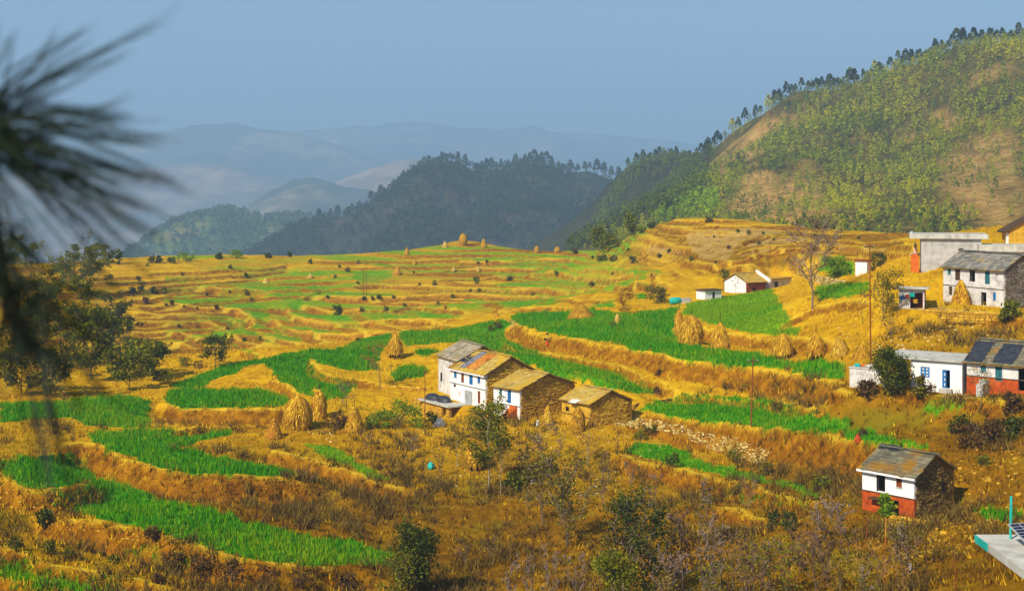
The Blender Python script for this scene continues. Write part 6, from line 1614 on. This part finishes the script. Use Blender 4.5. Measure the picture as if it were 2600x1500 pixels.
def crown_pts(g, n, lo=.28, fat=.30):
    """clump centres of a pine crown of unit height"""
    t = g.random(n)**.8; z = lo+(1-lo)*t
    r = fat*(1-t)**.65*(.45+.55*np.sqrt(g.random(n)))+.03
    a = g.uniform(0, 2*np.pi, n)
    return np.stack([r*np.cos(a), r*np.sin(a), z], 1)
def crown_quads(g, n, size, lo=.28, fat=.30):
    c = crown_pts(g, n, lo, fat)
    a = g.normal(size=(n, 3)); a[:, 2] *= .6; a /= np.linalg.norm(a, axis=1)[:, None]
    b = np.cross(a, g.normal(size=(n, 3))); b /= np.linalg.norm(b, axis=1)[:, None]
    s = size*g.uniform(.6, 1.3, n)[:, None]
    return np.stack([c-a*s, c+b*s*.7, c+a*s, c-b*s*.7], 1)      # n,4,3
def merged(name, label, P, Hs, tints, nq, size, mat, lo=.25, fat=.3, seed=3, trunk=True):
    g = np.random.default_rng(seed); n = len(P)
    var = [crown_quads(g, nq, size, lo, fat)[:, :3] for _ in range(16)]
    co = np.zeros((n, nq, 3, 3), np.float32)
    for i in range(n):
        v = var[int(g.integers(16))]; t = g.uniform(0, 6.28); c, s = math.cos(t), math.sin(t)
        q = v.copy(); q[..., 0] = v[..., 0]*c-v[..., 1]*s; q[..., 1] = v[..., 0]*s+v[..., 1]*c
        co[i] = q*Hs[i]*np.array([g.uniform(.8, 1.2), g.uniform(.8, 1.2), 1]) + P[i]
    co = co.reshape(-1, 3)
    me = mesh_np(name, co, tris=np.arange(len(co)).reshape(-1, 3), mat=mat)
    fattr(me, 'tint', np.repeat(tints, nq*3)); fattr(me, 'single', np.zeros(len(co)))
    return tag(link(bpy.data.objects.new(name, me)), label, kind='stuff')
def pine_proto(seed, mat, nq=110, size=.075, lo=.22, fat=.27):
    g = np.random.default_rng(seed); rnd = random.Random(seed)
    tb = MB(); bend = rnd.uniform(-.03, .03)
    tb.tube([(0,0,-.06),(bend*.5,0,.35),(bend,0,.7),(0,0,.96)], [.020,.016,.010,.003], 5, False)
    for k in range(9):
        z = rnd.uniform(lo, .9); t = rnd.uniform(0, 6.28); l = fat*(1-(z-lo)/(1-lo))**.65
        tb.tube([(bend*z,0,z),(l*math.cos(t),l*math.sin(t),z+.05)], [.006,.002], 3, False)
    tm = tb.mesh('trunk', M['bark'])
    q = crown_quads(g, nq, size, lo, fat).reshape(-1, 3)
    cm = mesh_np('crown', q, quads=np.arange(len(q)).reshape(-1, 4), mat=mat)
    fattr(cm, 'tint', np.zeros(len(q))); fattr(cm, 'single', np.ones(len(q)))
    return tm, cm
PP = {'pine': [pine_proto(i, M['pine'], lo=.12+.05*(i % 3)) for i in range(6)], 'pinedark': [pine_proto(20+i, M['pinedark'], 90, .085, lo=.3+.06*(i % 3), fat=.24) for i in range(6)]}
def pine(p, H, label, kind, group, rnd):
    r = empty('pine_tree', p, rnd.uniform(0, 6.28)); r.scale = (H*rnd.uniform(.8, 1.2), H*rnd.uniform(.8, 1.2), H); tag(r, label, 'pine tree', group)
    tm, cm = rnd.choice(PP[kind])
    link(bpy.data.objects.new('trunk', tm), r); link(bpy.data.objects.new('crown', cm), r)
# candidates on the right-hand hillside
n = 22000
u = nrg.uniform(0.03, 0.47, n); Y = nrg.uniform(430, 1060, n); Y = np.where(u < 0.15, nrg.uniform(600, 1240, n), Y)
u[-4500:] = nrg.uniform(0.0, 0.145, 4500); Y[-4500:] = nrg.uniform(490, 1240, 4500)
X = u*Y; Z = rhill_z(X, Y)
ppx = u*FPX+CX; ppy = HZ-Z/Y*FPX
jn = (fbm(X*0.045, Y*0.045, 4)-0.5)*70
rock = np.zeros(n)
for pl, v in ROCK: rock = np.maximum(rock, v*inpoly(pl, ppx+jn, ppy+jn*.7))
den = fbm(X*0.018+3, Y*0.012, 3)
keep = (nrg.random(n) < np.clip((den-0.28)*3.6, .15, 1.0)*np.where(rock > .3, .42, 1.0)) & (ppy < 640)
X, Y, Z, ppx, ppy, rock, den = [a[keep] for a in (X, Y, Z, ppx, ppy, rock, den)]
Hs = nrg.uniform(4.0, 8.5, len(X))*np.where(rock > .3, .85, 1.0)*np.clip(Y/850, .5, 1.0)
shade = (ppx < 1800) & (ppy < 640-(ppx-1440)*0.40)           # the back slope left of the lit spur: its shade is put into darker tree tints
tint = np.clip(nrg.normal(.55, .24, len(X)) + (fbm(X*0.03, Y*0.012, 2)-.5)*1.3 - .15*(rock > .3), 0, 1)
order = np.argsort(Y - 3000*0)
vis = (ppx > 1500) & (ppx < 2600) & (ppy < 600)
cand = [i for i in order if vis[i] and not shade[i]]
ind = set(cand[:200])
rnd = random.Random(77)
def sizew(h): return 'small' if h < 3.4 else ('middling' if h < 4.6 else 'tall')
for i in sorted(ind):
    where = 'by the tan slope above the right-hand houses' if ppx[i] > 2300 else ('above the flat grey roofs' if ppx[i] > 2150 else ('above the twiggy tree' if ppx[i] > 1980 else 'at the foot of the orange rock'))
    pine((X[i], Y[i], Z[i]-.2), Hs[i], f'{sizew(Hs[i])} yellow-green pine low on the right hillside {where}', 'pine', 'pines low on the right-hand hillside', rnd)
rest = np.array([i not in ind for i in range(len(X))])
brt = inpoly(cr('S',(330,1090),(450,1010),(560,950),(700,880),(760,900),(740,980),(690,1060),(420,1090)), ppx, ppy)
M['bright'] = pine_mat('sun_tinted_young_wood', [(0.0, (0.10,0.20,0.01)), (0.5, (0.22,0.36,0.008)), (1.0, (0.40,0.50,0.01))])  # young green trees, their sunlit brightness put into the foliage colour
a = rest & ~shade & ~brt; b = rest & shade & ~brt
merged('sun_tinted_young_wood', 'green young trees at the left foot of the right hillside, sunlight put into their brighter colour', np.stack([X, Y, Z-.2], 1)[rest & brt], Hs[rest & brt], tint[rest & brt], 34, .15, M['bright'], .05, .34, 9)
merged('pine_forest', 'yellow-green pine forest covering the steep right hillside', np.stack([X, Y, Z-.2], 1)[a], Hs[a], tint[a], 34, .12, M['pine'], .08, .24, 4)
merged('shade_tinted_pine_wood', 'pine wood on the back slope of the right hillside, shade put into its darker colour', np.stack([X, Y, Z-.2], 1)[b], Hs[b], tint[b]*.28, 34, .13, M['pine'], .08, .24, 5)
# skyline pines of the right-hand hillside
_k = 0
for px_ in np.arange(1590, 2600, 10):
    px_ += rnd.uniform(-5, 5)
    uu = (px_-CX)/FPX; ys = np.arange(700, 1300, 4.0); zz = rhill_z(uu*ys, ys); i = int(np.argmax(zz/ys))
    if rnd.random() < .12: continue
    zone = 'lower left' if px_ < 1800 else ('middle' if px_ < 2200 else 'upper right')
    hh_ = rnd.uniform(6.5, 13); kd = 'pine' if rnd.random() < .15 else 'pinedark'
    pine((uu*ys[i], ys[i], zz[i]-.3), hh_, f"{'tall' if hh_ > 11 else ('middling' if hh_ > 9 else 'short')} {'yellow-green' if kd == 'pine' else 'dark'} skyline pine on the {zone} crest of the right hillside", kd, 'skyline pines of the right hillside', rnd)
# the dark hill
hx, hy, hzz = midhill[1], midhill[2], midhill[3]
ny_ = 80
NM = 9000
rows = nrg.integers(int(ny_*.30), ny_, NM); cc = nrg.integers(0, hx.shape[1], NM)
P = np.stack([hx[rows, cc], hy[rows, cc], hzz[rows, cc]], 1) + nrg.normal(0, 4, (NM, 3))*np.array([1, 1, 0])
dn = fbm(P[:, 0]*0.008, P[:, 2]*0.02, 3); P = P[nrg.random(NM) < np.clip((dn-.30)*4, .15, 1)]
merged('dark_hill_forest', 'dark pine forest covering the hill in the middle distance', P-np.array([0, 0, .5]), nrg.uniform(8, 15, len(P)), np.clip(nrg.normal(.5, .25, len(P)), 0, 1), 18, .2, M['pinedark'], .12, .3, 6)
lastx = -999
for c in range(hx.shape[1]):
    i = int(np.argmax(hzz[:, c]/hy[:, c])); px_ = hx[i, c]/hy[i, c]*FPX+CX
    if px_ < 690 or px_ > 1600 or px_-lastx < 7+rnd.random()*10: continue
    lastx = px_
    zone = 'descending left end' if px_ < 1000 else ('main summit' if px_ < 1240 else ('long middle crest' if px_ < 1430 else 'right shoulder'))
    pine((hx[i, c], hy[i, c], hzz[i, c]-.5), rnd.uniform(11, 24), f'dark skyline pine on the {zone} of the dark hill', 'pinedark', 'skyline pines of the dark hill', rnd)
# the hazy green hill
hx, hy, hzz = smlhill[1], smlhill[2], smlhill[3]
rows = nrg.integers(20, 70, 3400); cc = nrg.integers(0, hx.shape[1], 3400)
P = np.stack([hx[rows, cc], hy[rows, cc], hzz[rows, cc]], 1) + nrg.normal(0, 3, (3400, 3))*np.array([1, 1, .2])
merged('hazy_hill_wood', 'green wood covering the low hazy hill on the left', P, nrg.uniform(8, 14, len(P)), np.clip(nrg.normal(.5, .25, len(P)), 0, 1), 14, .3, M['broad'], .1, .4, 7)

# ------------------------------------------------------------------ pine branch close to the viewer, out of focus
M['needle'] = island_mat('pine_needles', [(0.0, (0.004,0.008,0.006)), (0.7, (0.010,0.020,0.012)), (1.0, (0.025,0.045,0.02))], 0.6, 0.1)
M['nearbark'] = noise_mat('near_bark', [(0.3, (0.010,0.008,0.006)), (0.7, (0.025,0.018,0.014))], 60, 3, 0.95, 0.4)
NY = 1.1
nb = empty('pine_branch', wp(-60, 700, NY)); tag(nb, 'blurred dark pine branch with long needles hanging in at the left edge', 'branch')
org = nb.location
def needles(name, bases, fan, seed, wid=.00032):
    """bundles of long needles, each bundle a few almost parallel needles"""
    g = np.random.default_rng(seed); co = []
    for (tx, ty, nn, sp, lv) in fan:
        for k in range(nn):
            base = bases[int(g.integers(len(bases)))]
            bx, by, bd = base[0]+g.normal(0, 30), base[1]+g.normal(0, 30), g.normal(0, .03)
            L = g.uniform(lv, 1.05); ex, ey, ed = base[0]+(tx-base[0])*L+g.normal(0, sp), base[1]+(ty-base[1])*L+g.normal(0, sp), g.normal(0, .05)
            sag = g.uniform(.0, .008)
            for q in range(5):
                b = Vector(wp(bx+g.normal(0, 3), by+g.normal(0, 3), NY+bd)); e = Vector(wp(ex+g.normal(0, 6), ey+g.normal(0, 6), NY+ed))
                e = b.lerp(e, g.uniform(.85, 1.05)); m = b.lerp(e, .5) + Vector((0, 0, sag))
                d = (e-b).normalized(); s = d.cross(Vector((0, 1, 0))).normalized()*wid
                co += [b-s-org, b+s-org, m+s-org, m-s-org, m-s-org, m+s-org, e+s*.5-org, e-s*.5-org]
    co = np.array([tuple(c) for c in co])
    o = link(bpy.data.objects.new(name, mesh_np(name, co, quads=np.arange(len(co)).reshape(-1, 4), mat=M['needle'])), nb); o['kind'] = 'stuff'
needles('needles', [(-150,290),(-90,330),(-40,360)], [(50,10,5,50,.5),(110,60,4,50,.5),(180,50,4,40,.6),(260,80,3,30,.7),(430,30,2,20,.8),(320,130,4,20,.8),(400,270,5,20,.7),(380,290,4,14,.8),(190,330,7,50,.4),(440,370,8,10,.8),(460,470,9,9,.8),(400,500,6,14,.7),(450,570,7,9,.8),(445,628,6,10,.8),(300,610,6,25,.6),(180,640,6,40,.5),(80,660,6,40,.5),(120,480,5,40,.5),(390,700,5,20,.7),(340,760,4,25,.7)], 1)
needles('needles', [(0,600),(20,700),(50,800),(80,880)], [(10,1060,7,22,.5),(130,1290,6,8,.85),(190,1285,5,9,.85),(250,1100,5,14,.7),(320,1050,5,12,.7),(380,960,4,14,.7),(260,790,6,40,.5),(200,900,7,45,.5),(190,700,6,45,.5),(360,860,5,25,.7),(300,720,4,30,.7),(60,580,8,35,.5),(-40,950,8,25,.5),(60,960,10,30,.5)], 2)
MB().tube([wp(-40,420,NY)-org, wp(-14,560,NY)-org, wp(8,720,NY)-org, wp(50,850,NY)-org, wp(100,905,NY)-org], [.004,.006,.007,.007,.003], 8).build('twig', M['nearbark'], nb)
MB().tube([wp(-260,280,NY)-org, wp(-120,320,NY)-org, wp(-20,345,NY)-org, wp(90,365,NY)-org], [.006,.006,.005,.003], 8).build('twig', M['nearbark'], nb)
